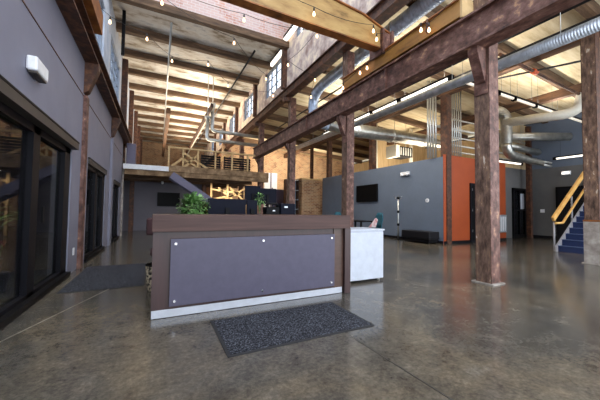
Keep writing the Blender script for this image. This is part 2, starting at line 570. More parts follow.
# upper left wall above the runway, with windows
ul = MB()
UX0, UX1 = -1.75, -1.5
wins_l = [(7.5, 9.9), (11.2, 13.9), (15.2, 17.6), (19.2, 21.4)]
prev = -3.5
for y0, y1 in wins_l:
    ul.box(UX0, UX1, prev, y0, 4.3, 10.6)
    ul.box(UX0, UX1, y0, y1, 4.3, 5.35)
    ul.box(UX0, UX1, y0, y1, 7.0, 10.6)
    prev = y1
ul.box(UX0, UX1, prev, 33.2, 4.3, 10.6)
ul.box(UX0, UX1, 13.9, 33.2, 0.0, 4.3)
ul.box(-1.75, -1.3, -3.5, 13.9, 4.2, 4.3)
struct('wall_left_upper', ul, 'wall_pale')


def window(n, axis_x, y0, y1, z0, z1, cols, rows, t=0.05):
    m = MB()
    x = axis_x
    m.box(x - t, x + t, y0, y0 + 0.05, z0, z1)
    m.box(x - t, x + t, y1 - 0.05, y1, z0, z1)
    m.box(x - t, x + t, y0, y1, z0, z0 + 0.07)
    m.box(x - t, x + t, y0, y1, z1 - 0.07, z1)
    for i in range(1, cols):
        w = 0.07 if (cols % 2 == 0 and i == cols // 2) else 0.018
        yy = y0 + (y1 - y0) * i / cols
        m.box(x - t * .8, x + t * .8, yy - w / 2, yy + w / 2, z0, z1)
    for j in range(1, rows):
        zz = z0 + (z1 - z0) * j / rows
        m.box(x - t * .5, x + t * .5, y0, y1, zz - .008, zz + .008)
    o = struct('window_%d' % n, m, 'window_frame')
    MB().box(x - .006, x + .006, y0 + .05, y1 - .05, z0 + .05, z1 - .05).build('pane', 'window_glass', o)
    return o


wi = 1
for y0, y1 in wins_l:
    window(wi, -1.6, y0, y1, 5.35, 7.0, 4, 4)
    wi += 1

# clerestory wall on the right of the nave
cl = MB()
CX0, CX1 = 4.62, 4.86
bays = [(10.75, 13.1), (14.65, 17.0), (18.5, 20.9), (22.4, 24.8), (26.3, 28.6)]
cl.box(CX0, CX1, -3.5, 7.9, 6.12, 10.6)
cl.box(CX0, CX1, 7.9, 9.75, 6.12, 7.75)
cl.box(CX0, CX1, 7.9, 9.75, 9.6, 10.6)
cl.box(CX0, CX1, 9.75, 10.42, 6.12, 10.6)
prev = 10.42
for y0, y1 in bays:
    cl.box(CX0, CX1, prev, y0, 6.12, 8.05)
    cl.box(CX0, CX1, y0, y1, 6.12, 6.5)
    cl.box(CX0, CX1, y0, y1, 7.8, 8.05)
    prev = y1
cl.box(CX0, CX1, prev, 33.2, 6.12, 8.05)
struct('wall_clerestory', cl, 'plate')
for y0, y1 in bays:
    window(wi, 4.74, y0, y1, 6.5, 7.8, 4, 3)
    wi += 1
window(wi, 4.74, 7.9, 9.75, 7.75, 9.6, 4, 4)

# brick upstand where the roof steps up, unseen raised bay roof with openings added to let daylight in
struct('wall_brick_upstand', MB().box(-1.5, 4.62, 10.42, 10.66, 7.95, 10.6), 'brick_white')
rb = MB()
rb.box(-1.75, -0.6, -3.5, 10.66, 10.6, 10.8)
rb.box(3.6, 4.86, -3.5, 10.66, 10.6, 10.8)
rb.box(-0.6, 3.6, 9.9, 10.66, 10.6, 10.8)
rb.box(-0.6, 3.6, 4.2, 4.6, 10.6, 10.8)
rb.box(-0.6, 3.6, -3.5, -2.8, 10.6, 10.8)
struct('ceiling_raised_bay', rb, 'roof_old')
struct('ceiling', MB().box(-1.75, 4.86, 10.66, 33.2, 7.97, 8.1), 'roof_old')
# aisle roof slopes gently down to the right
SL = -0.063


def aisle_z(x):
    return 6.45 + SL * (x - 4.9)


ar = MB()
ar.prism([(4.86, -1.0, aisle_z(4.86)), (16.8, -1.0, aisle_z(16.8)), (16.8, -1.0, aisle_z(16.8) + .12), (4.86, -1.0, aisle_z(4.86) + .12)], (0, 23.3, 0))
struct('ceiling_aisle', ar, 'roof_cream')

# far and right walls
struct('wall_far', MB().box(-1.75, 4.86, 33.0, 33.2, 0, 8.1), 'brick')
bw = MB()
bw.box(4.4, 16.4, 22.0, 22.3, 0, 6.6)
struct('wall_back', bw, 'brick')
struct('wall_back_boards', MB().box(11.6, 16.4, 13.5, 13.62, 0, 5.9), 'tan')
struct('wall_right', MB().box(16.4, 16.6, -1.0, 22.3, 0, 5.6), 'olive_wall')
struct('wall_right_upper', MB().box(16.385, 16.40, 2.0, 7.5, 3.3, 5.55), 'blue_wall')
struct('wall_recess', MB().box(13.3, 16.4, 7.5, 7.62, 0, 3.3), 'olive_wall')
# office partition: slate side and orange end
struct('wall_office_side', MB().box(9.35, 9.47, 6.93, 15.4, 0, 3.2), 'blue_wall')
struct('wall_office_end', MB().box(9.356, 13.3, 6.90, 6.93, 0, 3.28), 'orange')
struct('wall_office_return', MB().box(13.3, 13.32, 6.9, 7.5, 0, 3.28), 'orange')
struct('baseboard_office_side', MB().box(9.33, 9.35, 6.93, 15.4, 0, 0.1), 'frame_dark')
struct('baseboard_office_end', MB().box(9.356, 13.3, 6.88, 6.90, 0, 0.1), 'frame_dark')
struct('baseboard_right', MB().box(16.37, 16.385, 4.5, 7.5, 0, 0.12), 'frame_dark')
struct('wall_nave_side', MB().box(4.62, 4.86, 22.3, 33.0, 0, 5.78), 'brick_y')
struct('wall_right_boards', MB().box(16.38, 16.4, 7.62, 22.0, 3.3, 5.5), 'tan')
struct('wall_recess_upper', MB().box(13.3, 16.38, 7.5, 7.62, 3.3, 5.5), 'tan')
# under the mezzanine
struct('wall_under_mezzanine', MB().box(-1.5, 2.3, 17.0, 17.15, 0, 2.62), 'dark_wall')


def glazed_door(n, y0, y1, z1, splits):
    m = MB()
    xf0, xf1 = -1.42, -1.32
    m.box(xf0, xf1, y0, y0 + 0.08, 0, z1)
    m.box(xf0, xf1, y1 - 0.30, y1, 0, z1)
    m.box(xf0, xf1, y0, y1, z1 - 0.14, z1)
    m.box(xf0, xf1, y0, y1, 0, 0.12)
    for s in splits:
        m.box(xf0, xf1, s - 0.17, s + 0.05, 0, z1)
    o = struct('door_%d' % n, m, 'frame_dark')
    MB().box(-1.385, -1.375, y0 + .05, y1 - .05, .08, z1 - .08).build('glass_pane', 'door_glass', o)
    pr = 0.09 if n == 1 else 0.03
    MB().box(-1.34, -1.30 + pr, y0, y1, z1 - 0.05, z1 + 0.06).build('track_cover', 'frame_brown', o)
    MB().box(-1.34, -1.295 + pr, y0, y1 + 0.01, z1 + 0.06, z1 + 0.085).build('track_cap', 'black', o)
    MB().box(-1.35, -1.25, y0, y1, 0.0, 0.075).build('sill', 'black', o)
    hy = splits[-1] + 0.12
    MB().box(-1.30, -1.28, hy, hy + .03, 0.95, 1.15).build('door_handle', 'black', o)
    return o


glazed_door(1, 0.6, 6.05, 2.18, (2.6, 4.6))
glazed_door(2, 7.3, 9.65, 2.12, (8.5,))
glazed_door(3, 11.35, 13.1, 2.02, (12.2,))

# door in the orange wall, door in the recess, door in right wall
d4 = struct('door_4', MB().box(10.85, 11.8, 6.85, 6.90, 0.0, 2.3), 'frame_dark')
MB().box(10.95, 11.7, 6.84, 6.85, 0.1, 2.2).build('door_leaf', 'black', d4)
for z in (0.4, 1.2, 2.0):
    MB().box(10.9, 10.96, 6.835, 6.845, z, z + .1).build('hinge', 'chrome', d4)
dm = MB()
dm.box(14.98, 15.08, 7.42, 7.5, 0, 2.35)
dm.box(15.98, 16.08, 7.42, 7.5, 0, 2.35)
dm.box(14.98, 16.08, 7.42, 7.5, 2.25, 2.35)
dm.box(15.08, 15.98, 7.44, 7.5, 0, 0.15)
dm.box(15.5, 15.56, 7.42, 7.5, 0.15, 2.25)
dm.box(15.08, 15.98, 7.42, 7.5, 1.28, 1.33)
d5 = struct('door_5', dm, 'black')
MB().box(15.08, 15.98, 7.46, 7.48, 0.15, 2.25).build('glass_pane', 'door_glass', d5)
MB().box(15.62, 15.92, 7.435, 7.445, 1.36, 2.1).build('window_pane', 'sky_panel', d5)
d6 = struct('door_6', MB().box(16.34, 16.4, 5.1, 6.37, 0.0, 2.38), 'black')
MB().box(16.325, 16.34, 5.2, 6.27, 0.05, 2.3).build('door_leaf', 'frame_dark', d6)

# ------------------------------------------------------------------ roof timbers
ORD = ['first', 'second', 'third', 'fourth', 'fifth', 'sixth', 'seventh', 'eighth', 'ninth', 'tenth', 'eleventh', 'twelfth', 'thirteenth']
RAFT = 'old timber rafters under the nave roof'
k = 0
y = 10.42
first = None
while y < 32.5:
    m = MB().box(-1.5, 4.62, y - 0.11, y + 0.11, 7.72, 7.97)
    o = m.build('roof_rafter', 'timber')
    if k == 0:
        tag(o, 'rust-brown timber rafter at the foot of the whitewashed brick upstand', 'rafter', RAFT)
    else:
        tag(o, ORD[k - 1] + ' brown timber rafter counting back from the one under the whitewashed brick', 'rafter', RAFT)
    y += 1.94 * 0.965
    k += 1

AR = 'aisle roof rafters'
for k, y in enumerate((0.9, 2.83, 4.77, 6.71, 8.65, 10.6, 12.54, 14.48, 16.4, 18.36, 20.3)):
    m = MB().bar((4.86, y, aisle_z(4.86) - .15), (16.4, y, aisle_z(16.4) - .15), 0.2, 0.28)
    o = m.build('aisle_rafter', 'timber')
    lb = 'brown timber rafter crossing under the cream aisle roof, ' + ORD[k] + ' counting back from the camera end'
    tag(o, lb, 'rafter', AR)
o = MB().box(9.5, 9.75, 0.5, 22.0, 5.55, 5.9).build('aisle_purlin', 'timber_y')
tag(o, 'long brown timber beam under the aisle roof above the second column row', 'beam')
o = MB().box(12.9, 13.15, 0.5, 13.5, 5.35, 5.65).build('aisle_purlin', 'timber_y')
tag(o, 'long brown timber beam under the aisle roof above the orange wall', 'beam')

# ------------------------------------------------------------------ steel columns and beams
COLG = 'riveted steel columns'


def column(x, y, w, z1, label, corbel=True, base=True, mats=('steel_flake', 'steel_old')):
    t = thing('steel_column', label, 'column', (x, y, 0), COLG)
    h = w / 2
    m = MB()
    # built-up box column: two channels with side plates
    m.box(x - h, x + h, y - h, y - h + .03, 0, z1)
    m.box(x - h, x + h, y + h - .03, y + h, 0, z1)
    m.build('channel', mats[1], t)
    m2 = MB().box(x - h - .004, x - h + .03, y - h + .012, y + h - .012, 0, z1)
    m2.box(x + h - .03, x + h + .004, y - h + .012, y + h - .012, 0, z1)
    m2.build('side_plate', mats[0], t)
    if base:
        MB().box(x - h - .04, x + h + .04, y - h - .05, y + h + .05, 0, 0.02).build('base_plate', 'plaster', t)
    if corbel:
        c = MB()
        lo = 3.32 if y < 8 else 3.62
        ex = 0.24 if y < 8 else 0.16
        c.prism([(x - h, y - .08, 3.87), (x - h - ex, y - .08, 3.87), (x - h - ex, y - .08, 3.78), (x - h - .05, y - .08, lo), (x - h, y - .08, lo - .04)], (0, .16, 0))
        c.box(x - h - .025, x - h, y - .1, y + .1, lo - .2, lo + .1)
        c.build('corbel', 'steel_old', t)
    return t


ys = [2.835, 6.72, 10.6, 14.48, 18.36, 22.1, 26.0]
lab1 = ['large flaked steel column standing alone in the foreground right of the desk',
        'steel column behind the right end of the reception desk',
        'steel column rising left of the blue shelf, third along the long beam',
        'steel column at the far end of the long rusty beam',
        'steel column carrying the clerestory over the mezzanine, first beyond the beam end',
        'steel column carrying the clerestory over the mezzanine, second beyond the beam end',
        'farthest steel column carrying the clerestory over the mezzanine']
for y, lb in zip(ys, lab1):
    t = column(4.93, y, 0.25, 5.78, lb, corbel=y < 15)
    if y > 8:
        MB().box(4.46, 4.615, y - .12, y + .12, 6.12, 7.9).build('upper_shaft', 'steel_dark', t)
        MB().box(4.52, 4.8, y - .1, y + .1, 5.6, 5.77).build('cap_bracket', 'steel_dark', t)
lab2 = ['steel column with peeled white base at the right edge beside the stair',
        'steel column at the corner of slate and orange walls',
        'steel column seen behind the office roof line, beside the galvanised duct',
        'steel column rising behind the far end of the slate office wall']
for x, y, lb in zip([9.13, 9.62, 9.62, 9.62], [2.85, 7.0, 11.05, 15.05], lab2):
    t = column(x, y, 0.26, 5.55, lb, corbel=False, base=y < 3, mats=('steel_flake' if y < 3 else 'steel_dark', 'steel_dark'))
    if y < 3:
        MB().box(8.985, 9.275, y - .145, y + .145, 0.02, 0.98).build('plaster_base', 'plaster', t)
        MB().box(8.98, 9.28, y - .15, y + .15, 0.98, 1.02).build('broken_edge', 'crane_rust', t)
t = column(15.78, 7.15, 0.18, 5.3, 'brown steel column beside the dark glazed door in the recess', corbel=False, base=False, mats=('steel_dark', 'steel_dark'))
t = column(10.2, 18.36, 0.2, 5.9, 'thin brown post before the back brick wall', corbel=False, mats=('steel_dark', 'steel_dark'))

# main crane-runway beam on the right
t = thing('runway_beam', 'long weathered purple-brown steel runway beam spanning the column row', 'beam', (4.65, 8.0, 3.87))
MB().ibeam((4.65, 0.3, 4.145), (4.65, 14.64, 4.145), 0.3, 0.55, 0.035, 0.16).build('girder', 'steel_old', t)
MB().bar((4.65, 0.3, 4.45), (4.65, 14.64, 4.45), 0.06, 0.06).build('crane_rail', 'steel_dark', t)
st = MB()
for y in [1.5, 4.8, 8.6, 12.5]:
    st.box(4.515, 4.785, y - .012, y + .012, 3.9, 4.39)
st.build('stiffener', 'steel_old', t)
# left runway
t = thing('runway_beam', 'rusty steel runway beam running along the left grey wall', 'beam', (-1.25, 6.0, 3.95))
MB().ibeam((-1.22, -3.0, 4.115), (-1.22, 15.4, 4.115), 0.28, 0.33, 0.03, 0.03).build('girder', 'steel_dark', t)
MB().bar((-1.2, -3.0, 4.31), (-1.2, 15.4, 4.31), 0.05, 0.05).build('crane_rail', 'steel_old', t)
# posts on the left wall with corbels
PG = 'wall posts under the left runway'
for y, lb, mt in ((6.78, 'rusty steel wall post between the first two left glass doors', 'steel_old'), (10.5, 'grey wall post between the second and third left glass doors', 'wall_grey')):
    t = thing('wall_post', lb, 'post', (-1.25, y, 0), PG)
    MB().box(-1.3, -1.24, y - .1, y + .1, 0, 3.3).build('post', mt, t)
    c = MB()
    c.prism([(-1.3, y - .1, 3.95), (-1.08, y - .1, 3.95), (-1.08, y - .1, 3.85), (-1.23, y - .1, 3.40), (-1.3, y - .1, 3.34)], (0, .2, 0))
    c.build('corbel', 'steel_dark', t)
o = MB().box(-1.3, -1.24, 13.9, 13.98, 0, 3.0).build('corner_post', 'plaster')
tag(o, 'thin white flaking corner post where the left grey wall ends', 'post')
UPG = 'columns of the upper left wall'
for y, yn in ((14.6, 'nearest'), (18.36, 'second'), (22.1, 'third'), (26.0, 'fourth'), (29.8, 'farthest')):
    o = MB().box(-1.5, -1.28, y - .1, y + .1, 3.0, 7.72).build('wall_column', 'steel_dark')
    tag(o, 'brown steel wall column on the upper left wall over the mezzanine, ' + yn + ' of five', 'column', UPG)
# beam under the clerestory
t = thing('clerestory_beam', 'dark steel beam under the flaking lavender clerestory wall', 'beam', (4.74, 14, 5.78))
MB().ibeam((4.72, -2.5, 5.95), (4.72, 33.0, 5.95), 0.3, 0.34, 0.03, 0.16).build('girder', 'steel_dark', t)
t = thing('corner_post', 'dark upright steel bar on the upper left wall above the first rafter', 'post', (-1.4, 11.2, 6.3))
MB().box(-1.22, -1.12, 11.3, 11.4, 6.4, 7.95).build('bar', 'black', t)

# ------------------------------------------------------------------ overhead crane
t = thing('overhead_crane', 'ochre overhead travelling crane spanning the nave high above the desk', 'crane', (1.8, 4.95, 4.8))
g = MB()
g.prism([(-1.0, 4.82, 4.85), (0.0, 4.82, 4.83), (3.6, 4.82, 4.86), (4.5, 4.82, 4.86), (4.7, 4.82, 4.86), (4.7, 4.82, 5.2), (3.9, 4.82, 5.42), (3.0, 4.82, 5.5), (-0.3, 4.82, 5.5), (-1.0, 4.82, 5.25)], (0, 0.16, 0))
g.build('bridge_girder', 'crane', t)
MB().box(-1.05, 4.6, 4.80, 5.00, 4.815, 4.84).build('bottom_flange', 'crane_rust', t)
tf = MB()
tf.bar((-0.3, 4.90, 5.52), (3.0, 4.90, 5.52), 0.24, 0.03)
tf.bar((3.0, 4.90, 5.52), (3.9, 4.90, 5.44), 0.24, 0.03)
tf.bar((3.9, 4.90, 5.44), (4.72, 4.90, 5.21), 0.24, 0.03)
tf.build('top_flange', 'crane_rust', t)
e = MB().box(4.5, 4.78, 3.0, 6.35, 4.47, 4.76)
e.build('end_truck', 'crane_truck', t)
MB().box(4.46, 4.82, 3.0, 6.35, 4.76, 4.785).build('truck_cover', 'crane_rust', t)
MB().box(4.5, 4.82, 2.96, 3.0, 4.44, 4.8).build('truck_end_plate', 'pine', t)
MB().box(4.56, 4.70, 2.98, 3.12, 4.8, 6.2).build('hanger_post', 'pine', t)
MB().box(-1.27, -0.98, 3.2, 6.3, 4.35, 4.72).build('end_truck', 'crane_rust', t)
cp = MB()
cp.box(4.40, 4.44, 4.72, 5.18, 4.70, 5.25)
cp.box(4.66, 4.72, 4.72, 5.18, 4.70, 5.25)
cp.box(4.4, 4.72, 4.78, 4.8, 4.7, 5.2)
cp.build('connection_plate', 'steel_old', t)
for yy in (3.3, 6.0):
    MB().tube([(4.58, yy, 4.5), (4.72, yy, 4.5)], 0.03, 14).build('wheel', 'steel_dark', t)
MB().tube([(4.46, 3.62, 4.78), (4.46, 3.62, 4.72), (4.44, 3.62, 4.55), (4.46, 3.6, 4.5)], 0.02, 8).build('lifting_eye', 'steel_dark', t)

# ------------------------------------------------------------------ ducts and pipes
t = thing('air_duct', 'blue-silver round air duct running above the long beam with a bend down', 'duct', (5.4, 7.0, 5.5))
p = [(5.42, 1.0, 5.95), (5.42, 4.0, 5.95), (5.42, 8.6, 5.87)] + arc((5.42, 8.9, 5.86), (5.42, 9.75, 5.8), (5.44, 9.75, 5.2), 10) + arc((5.46, 9.75, 5.0), (5.5, 9.75, 4.6), (6.1, 9.65, 4.58), 8)
MB().tube(p, 0.19, 20).build('duct_run', 'galv', t)
for yy in (3.2, 5.4, 7.4):
    MB().tube([(5.42, yy - .02, 5.93), (5.42, yy + .02, 5.93)], 0.21, 20).build('joint_ring', 'conduit', t)
t = thing('air_duct', 'thick pale duct running crosswise over the slate office wall', 'duct', (9, 9.6, 4.3))
MB().tube([(6.1, 9.65, 4.57), (7.4, 9.6, 4.55), (11.3, 9.6, 4.64), (12.0, 9.6, 4.64)], [0.2, 0.28, 0.28, 0.28], 20).build('duct_run', 'galv_x', t)
MB().tube([(12.0, 9.6, 4.62), (12.6, 9.6, 4.6), (13.2, 9.6, 4.6)], [0.22, 0.2, 0.2], 18).build('duct_end', 'galv_x', t)
for xx in (7.4, 9.4, 11.4):
    MB().tube([(xx - .03, 9.6, 4.57 + .01 * (xx - 7)), (xx + .03, 9.6, 4.57 + .01 * (xx - 7))], 0.3, 20).build('joint_ring', 'conduit', t)
t = thing('air_duct', 'long pale spiral duct running above the aisle floor past the columns', 'duct', (7, 8, 4.5))
MB().tube([(7.0, 0.8, 4.56), (7.0, 4.0, 4.57), (7.0, 14.5, 4.68)], 0.12, 18).build('duct_run', 'spiral', t)
for yy in (2.6, 4.9, 8.6, 12.5):
    MB().tube([(7.0, yy, 4.6), (7.0, yy, 6.3)], 0.006, 6).build('hanger_rod', 'conduit', t)
# elbow beside orange wall
t = thing('air_duct', 'silver ribbed duct elbow dropping beside the foreground column over the orange wall', 'duct', (12.5, 6.4, 3.4))
MB().tube([(11.4, 6.7, 5.22), (12.0, 6.55, 5.22)] + arc((12.1, 6.52, 5.22), (12.6, 6.45, 5.22), (12.58, 6.45, 4.75), 8) + [(12.56, 6.45, 3.95)], 0.2, 18).build('ribbed_drop', 'flex', t)
MB().tube(arc((12.56, 6.45, 3.95), (12.56, 6.45, 3.52), (13.1, 6.45, 3.5), 8) + [(14.2, 6.4, 3.42), (15.0, 6.3, 3.36)], [0.18] * 9 + [0.15, 0.12], 18).build('elbow', 'galv_x', t)
nz = MB()
for dz in (-.07, .07):
    nz.tube([(15.0, 6.3, 3.36 + dz), (15.6, 6.22, 3.33 + dz)], 0.05, 10)
nz.build('outlet', 'conduit', t)
t = thing('air_duct', 'straight silver duct stub pointing right above the recess door', 'duct', (14, 6.9, 3.9))
MB().tube([(12.9, 6.95, 4.12), (15.6, 6.7, 3.95)], 0.14, 16).build('duct_run', 'galv_x', t)
t = thing('air_duct', 'bright white S-bend duct high at right beside the peeled column', 'duct', (13, 4.4, 4.4))
MB().tube(arc((14.4, 4.4, 5.5), (13.1, 4.35, 5.75), (13.1, 4.3, 5.3), 8) + arc((13.1, 4.35, 5.1), (13.1, 4.4, 4.66), (12.75, 4.9, 4.68), 8) + [(12.5, 6.5, 4.8)], 0.17, 18).build('duct_run', 'white_pipe', t)
t = thing('air_duct', 'ribbed white duct lying level before the upper right wall', 'duct', (15, 6.3, 4.4))
MB().tube([(12.8, 7.2, 4.45), (15.9, 5.7, 4.5)], 0.17, 16).build('duct_run', 'flex', t)

# flues over mezzanine
FG = 'silver flues over the mezzanine'
for x, y, zt, zb, xe, lb in ((2.46, 15.0, 6.55, 5.18, 5.2, 'silver flue with the taller riser, running right through the nave'), (2.22, 15.0, 5.85, 4.70, 5.0, 'silver flue with the shorter riser, lower of the pair over the mezzanine')):
    t = thing('flue', lb, 'flue', (x, y, zb), FG)
    MB().tube([(x, y, zt), (x, y, zb + .2)] + arc((x, y, zb + .15), (x, y, zb), (x + .18, y, zb), 6) + [(xe, y, zb - .02)], 0.09, 14).build('pipe_run', 'conduit', t)
    MB().tube([(x, y, zt - .08), (x, y, zt + .05)], 0.14, 14).build('cap', 'conduit', t)
    MB().tube([(x, y, zt), (x, y, 7.97)], 0.02, 8).build('hanger_rod', 'conduit', t)
# ceiling pipes along the nave
o = MB().tube([(0.30, 10.7, 7.6), (0.42, 30, 7.6)], 0.035, 8).build('ceiling_pipe', 'conduit')
tag(o, 'thin grey sprinkler pipe along the nave ceiling, left of middle', 'pipe', 'nave ceiling pipes')
o = MB().tube([(3.4, 11.0, 7.6), (3.38, 30, 7.6)], 0.04, 8).build('ceiling_pipe', 'cable')
tag(o, 'thin dark pipe along the nave ceiling near the clerestory', 'pipe', 'nave ceiling pipes')
o = MB().box(0.34, 0.54, 16.2, 30, 6.1, 6.4).build('hung_beam', 'timber_y')
tag(o, 'dark brown hung beam along the middle of the far nave ceiling', 'beam')
t = thing('trough_light', 'long hung trough light running diagonally in view under far nave ceiling', 'light', (2.36, 22, 6.1))
MB().box(2.24, 2.36, 14.2, 30.0, 6.12, 6.3).build('housing', 'steel_dark', t)
MB().box(2.37, 2.46, 14.2, 30.0, 6.15, 6.34).build('side_channel', 'white_pipe', t)
MB().box(2.27, 2.33, 14.3, 29.9, 6.302, 6.33).build('lamp_strip', 'lamp', t)

# conduits by the corner column
CG = 'vertical conduits before the corner column'
for i in range(4):
    o = MB().tube([(9.38 - .07 * i, 7.25 + .06 * i, 3.2), (9.38 - .07 * i, 7.25 + .06 * i, aisle_z(9.38 - .07 * i))], 0.034, 8).build('conduit_pipe', 'conduit')
    tag(o, 'silver vertical conduit left of the corner column, ' + ['nearest to the column', 'second from the column', 'third from the column', 'farthest from the column'][i], 'pipe', CG)
CG2 = 'vertical conduits above the orange wall'
for i in range(5):
    o = MB().tube([(10.2 + 0.13 * i, 7.15, 3.2), (10.2 + .13 * i, 7.15, aisle_z(10.2 + .13 * i))], 0.022, 8).build('conduit_pipe', 'conduit')
    tag(o, ['leftmost', 'second from left', 'middle', 'second from right', 'rightmost'][i] + ' thin pale vertical conduit of five above the orange wall', 'pipe', CG2)
HG = 'pale pipes crossing above the orange wall'
for i, (y, z, r) in enumerate(((7.3, 3.55, .03), (7.42, 3.85, .04), (7.36, 4.15, .03), (7.4, 4.5, .05), (7.3, 4.85, .03))):
    t = thing('service_pipe', 'pale pipe running level above the orange wall, ' + ['lowest of the stack', 'second from the bottom', 'middle of the stack', 'thick one near the top', 'topmost of the stack'][i], 'pipe', (12.9, y, z), HG)
    MB().tube([(9.6, y, z), (16.38, y - .05, z + .06)], r, 10).build('pipe_run', 'white_pipe', t)
    for xx in (10.1 + .1 * i, 13.0, 15.6):
        MB().tube([(xx, y - .05 * (xx - 9.6) / 6.8, z), (xx, y - .05 * (xx - 9.6) / 6.8, aisle_z(xx))], 0.008, 5).build('hanger_rod', 'conduit', t)
# sprinkler pipes
t = thing('sprinkler_pipe', 'dark sprinkler pipe with orange coupling under the aisle roof at right', 'pipe', (10.0, 4.2, 5.4))
MB().tube([(8.6, 7.0, 5.42), (10.0, 4.35, 5.42), (10.6, 3.2, 5.42)], 0.03, 8).build('main_pipe', 'cable', t)
MB().tube([(8.2, 4.35, 5.45), (13.0, 4.35, 5.3)], 0.045, 8).build('branch_pipe', 'steel_dark', t)
MB().tube([(9.9, 4.35, 5.4), (10.12, 4.35, 5.4)], 0.075, 10).build('coupling', 'red_paint', t)
TG = 'cable trays under the aisle roof'
for (x, z, w, mt, lb) in ((7.75, 5.55, .16, 'black', 'black cable tray along the aisle roof, nearer the long beam'), (8.1, 5.25, .06, 'cable', 'thin black pipe along the aisle roof beside the cable tray')):
    o = MB().bar((x, 1.0, z), (x, 15.5, z + .1), w, 0.07).build('cable_tray', mt)
    tag(o, lb, 'cable tray', TG)
o = MB().tube([(5.9, 1.2, 5.6), (5.9, 15, 5.7)], 0.03, 8).build('service_pipe', 'cable')
tag(o, 'thin dark pipe beside the blue-silver duct under the aisle roof', 'pipe')
t = thing('air_handler', 'grey air handler box hung above the slate office', 'air handler', (11.3, 11.0, 3.9))
MB().box(11.0, 11.9, 10.6, 11.4, 4.0, 4.5).build('casing', 'black', t)
MB().box(10.75, 11.0, 10.6, 11.3, 3.95, 4.55).build('white_panel', 'white_pipe', t)
for xx in (11.05, 11.85):
    MB().tube([(xx, 11.0, 4.5), (xx, 11.0, aisle_z(xx))], 0.012, 6).build('hanger_rod', 'conduit', t)
lo = MB()
for i in range(5):
    lo.box(11.05 + i * .17, 11.12 + i * .17, 10.585, 10.6, 4.05, 4.45)
lo.build('louvre', 'conduit', t)
for xx in (10.3, 12.9):
    o = MB().tube([(xx, 11.6, 0.0), (xx, 11.6, aisle_z(xx) - .02)], 0.11, 12).build('riser_pipe', 'white_pipe')
    tag(o, 'pale vertical riser pipe above the office, ' + ('left of' if xx < 11 else 'right of') + ' the air handler', 'pipe')

# ------------------------------------------------------------------ linear lamps
LG = 'linear lamps along the aisle'


def linear(p0, p1, name, label, group, r=0.045, lit='lamp'):
    p0, p1 = Vector(p0), Vector(p1)
    t = thing(name, label, 'light', tuple((p0 + p1) / 2), group)
    d = (p1 - p0).normalized()
    MB().bar(p0 + Vector((0, 0, .05)), p1 + Vector((0, 0, .05)), 0.12, 0.05).build('housing', 'black', t)
    MB().tube([p0 + d * .06, p1 - d * .06], r, 10).build('lamp_tube', lit, t)
    for q in (p0, p1):
        MB().bar(q - d * .06, q + d * .06, 0.12, 0.13).build('end_cap', 'black', t)
    for q in (p0 + d * .2, p1 - d * .2):
        MB().tube([q + Vector((0, 0, .07)), q + Vector((0, 0, 1.0))], 0.004, 5).build('hanger_wire', 'cable', t)
    return t


for y0, y1, lb in ((5.15, 7.0, 'white linear lamp hanging beside the spiral duct, nearest the lamp corner'), (7.06, 8.4, 'lit linear lamp beside the spiral duct, left half'), (8.45, 9.9, 'lit linear lamp beside the spiral duct just right of the second column'), (9.95, 12.0, 'lit linear lamp beside the spiral duct left of the second column')):
    linear((7.3, y0, 4.94), (7.3, y1, 4.92), 'linear_lamp', lb, LG)
xs = [7.4, 9.3, 10.2, 11.5, 12.9, 15.3]
lbs = ['linear lamp of the cross run just left of the foreground column', 'linear lamp of the cross run just right of the foreground column', 'second linear lamp right of the foreground column', 'third linear lamp right of the foreground column', 'linear lamp of the cross run nearest the right wall']
for a, b, lb in zip(xs, xs[1:], lbs):
    linear((a, 5.0, 4.84), (b, 5.0, 4.84), 'linear_lamp', lb, LG, lit='lamp_soft')
linear((13.0, 7.3, 3.46), (15.2, 7.2, 3.46), 'linear_lamp', 'short linear lamp over the recess door beside the orange wall', LG)
linear((15.9, 6.2, 3.62), (15.9, 4.6, 3.62), 'linear_lamp', 'linear lamp hung before the upper right wall above the stair rail', LG)
WG = 'wall-top lamp strips under the clerestory roof'
for y0, y1, lb in ((9.3, 10.5, 'lit lamp strip atop the clerestory wall beside the small blue window'), (10.7, 11.9, 'lit lamp strip atop the clerestory wall just left of the other strip')):
    t = thing('lamp_strip', lb, 'light', (4.5, (y0 + y1) / 2, 7.9 if y0 > 10 else 8.0), WG)
    zz = 7.62 if y0 > 10.6 else 7.95
    MB().box(4.42, 4.52, y0, y1, zz, zz + .16).build('diffuser', 'lamp_dim', t)
    MB().box(4.40, 4.62, y0 - .05, y1 + .05, zz + .16, zz + .24).build('housing', 'black', t)

# ------------------------------------------------------------------ string lights
SG = 'string lights across the nave'


def strand(pts, label, ends):
    t = thing('string_light', label, 'string light', pts[0], SG)
    full = [ends[0]] + [Vector(p) + Vector((0, 0, .14)) for p in pts] + [ends[1]]
    full = [Vector(p) for p in full]
    path = []
    for a, b in zip(full, full[1:]):
        for i in range(6):
            s = i / 6
            q = a.lerp(b, s)
            q.z -= 0.10 * 4 * s * (1 - s) * min(1.0, (b - a).length / 2)
            path.append(q)
    path.append(full[-1])
    MB().tube(path, 0.006, 5).build('cable', 'cable', t)
    for p in pts:
        b = MB().lathe([(0.010, 0.05), (0.022, 0.02), (0.029, -0.005), (0.026, -0.028), (0.010, -0.045)], p[0], p[1], 10, p[2]).build('bulb', 'bulb', t)
        MB().lathe([(0.016, 0.05), (0.018, 0.1), (0.010, 0.14)], p[0], p[1], 8, p[2]).build('socket', 'cable', b)
    return t


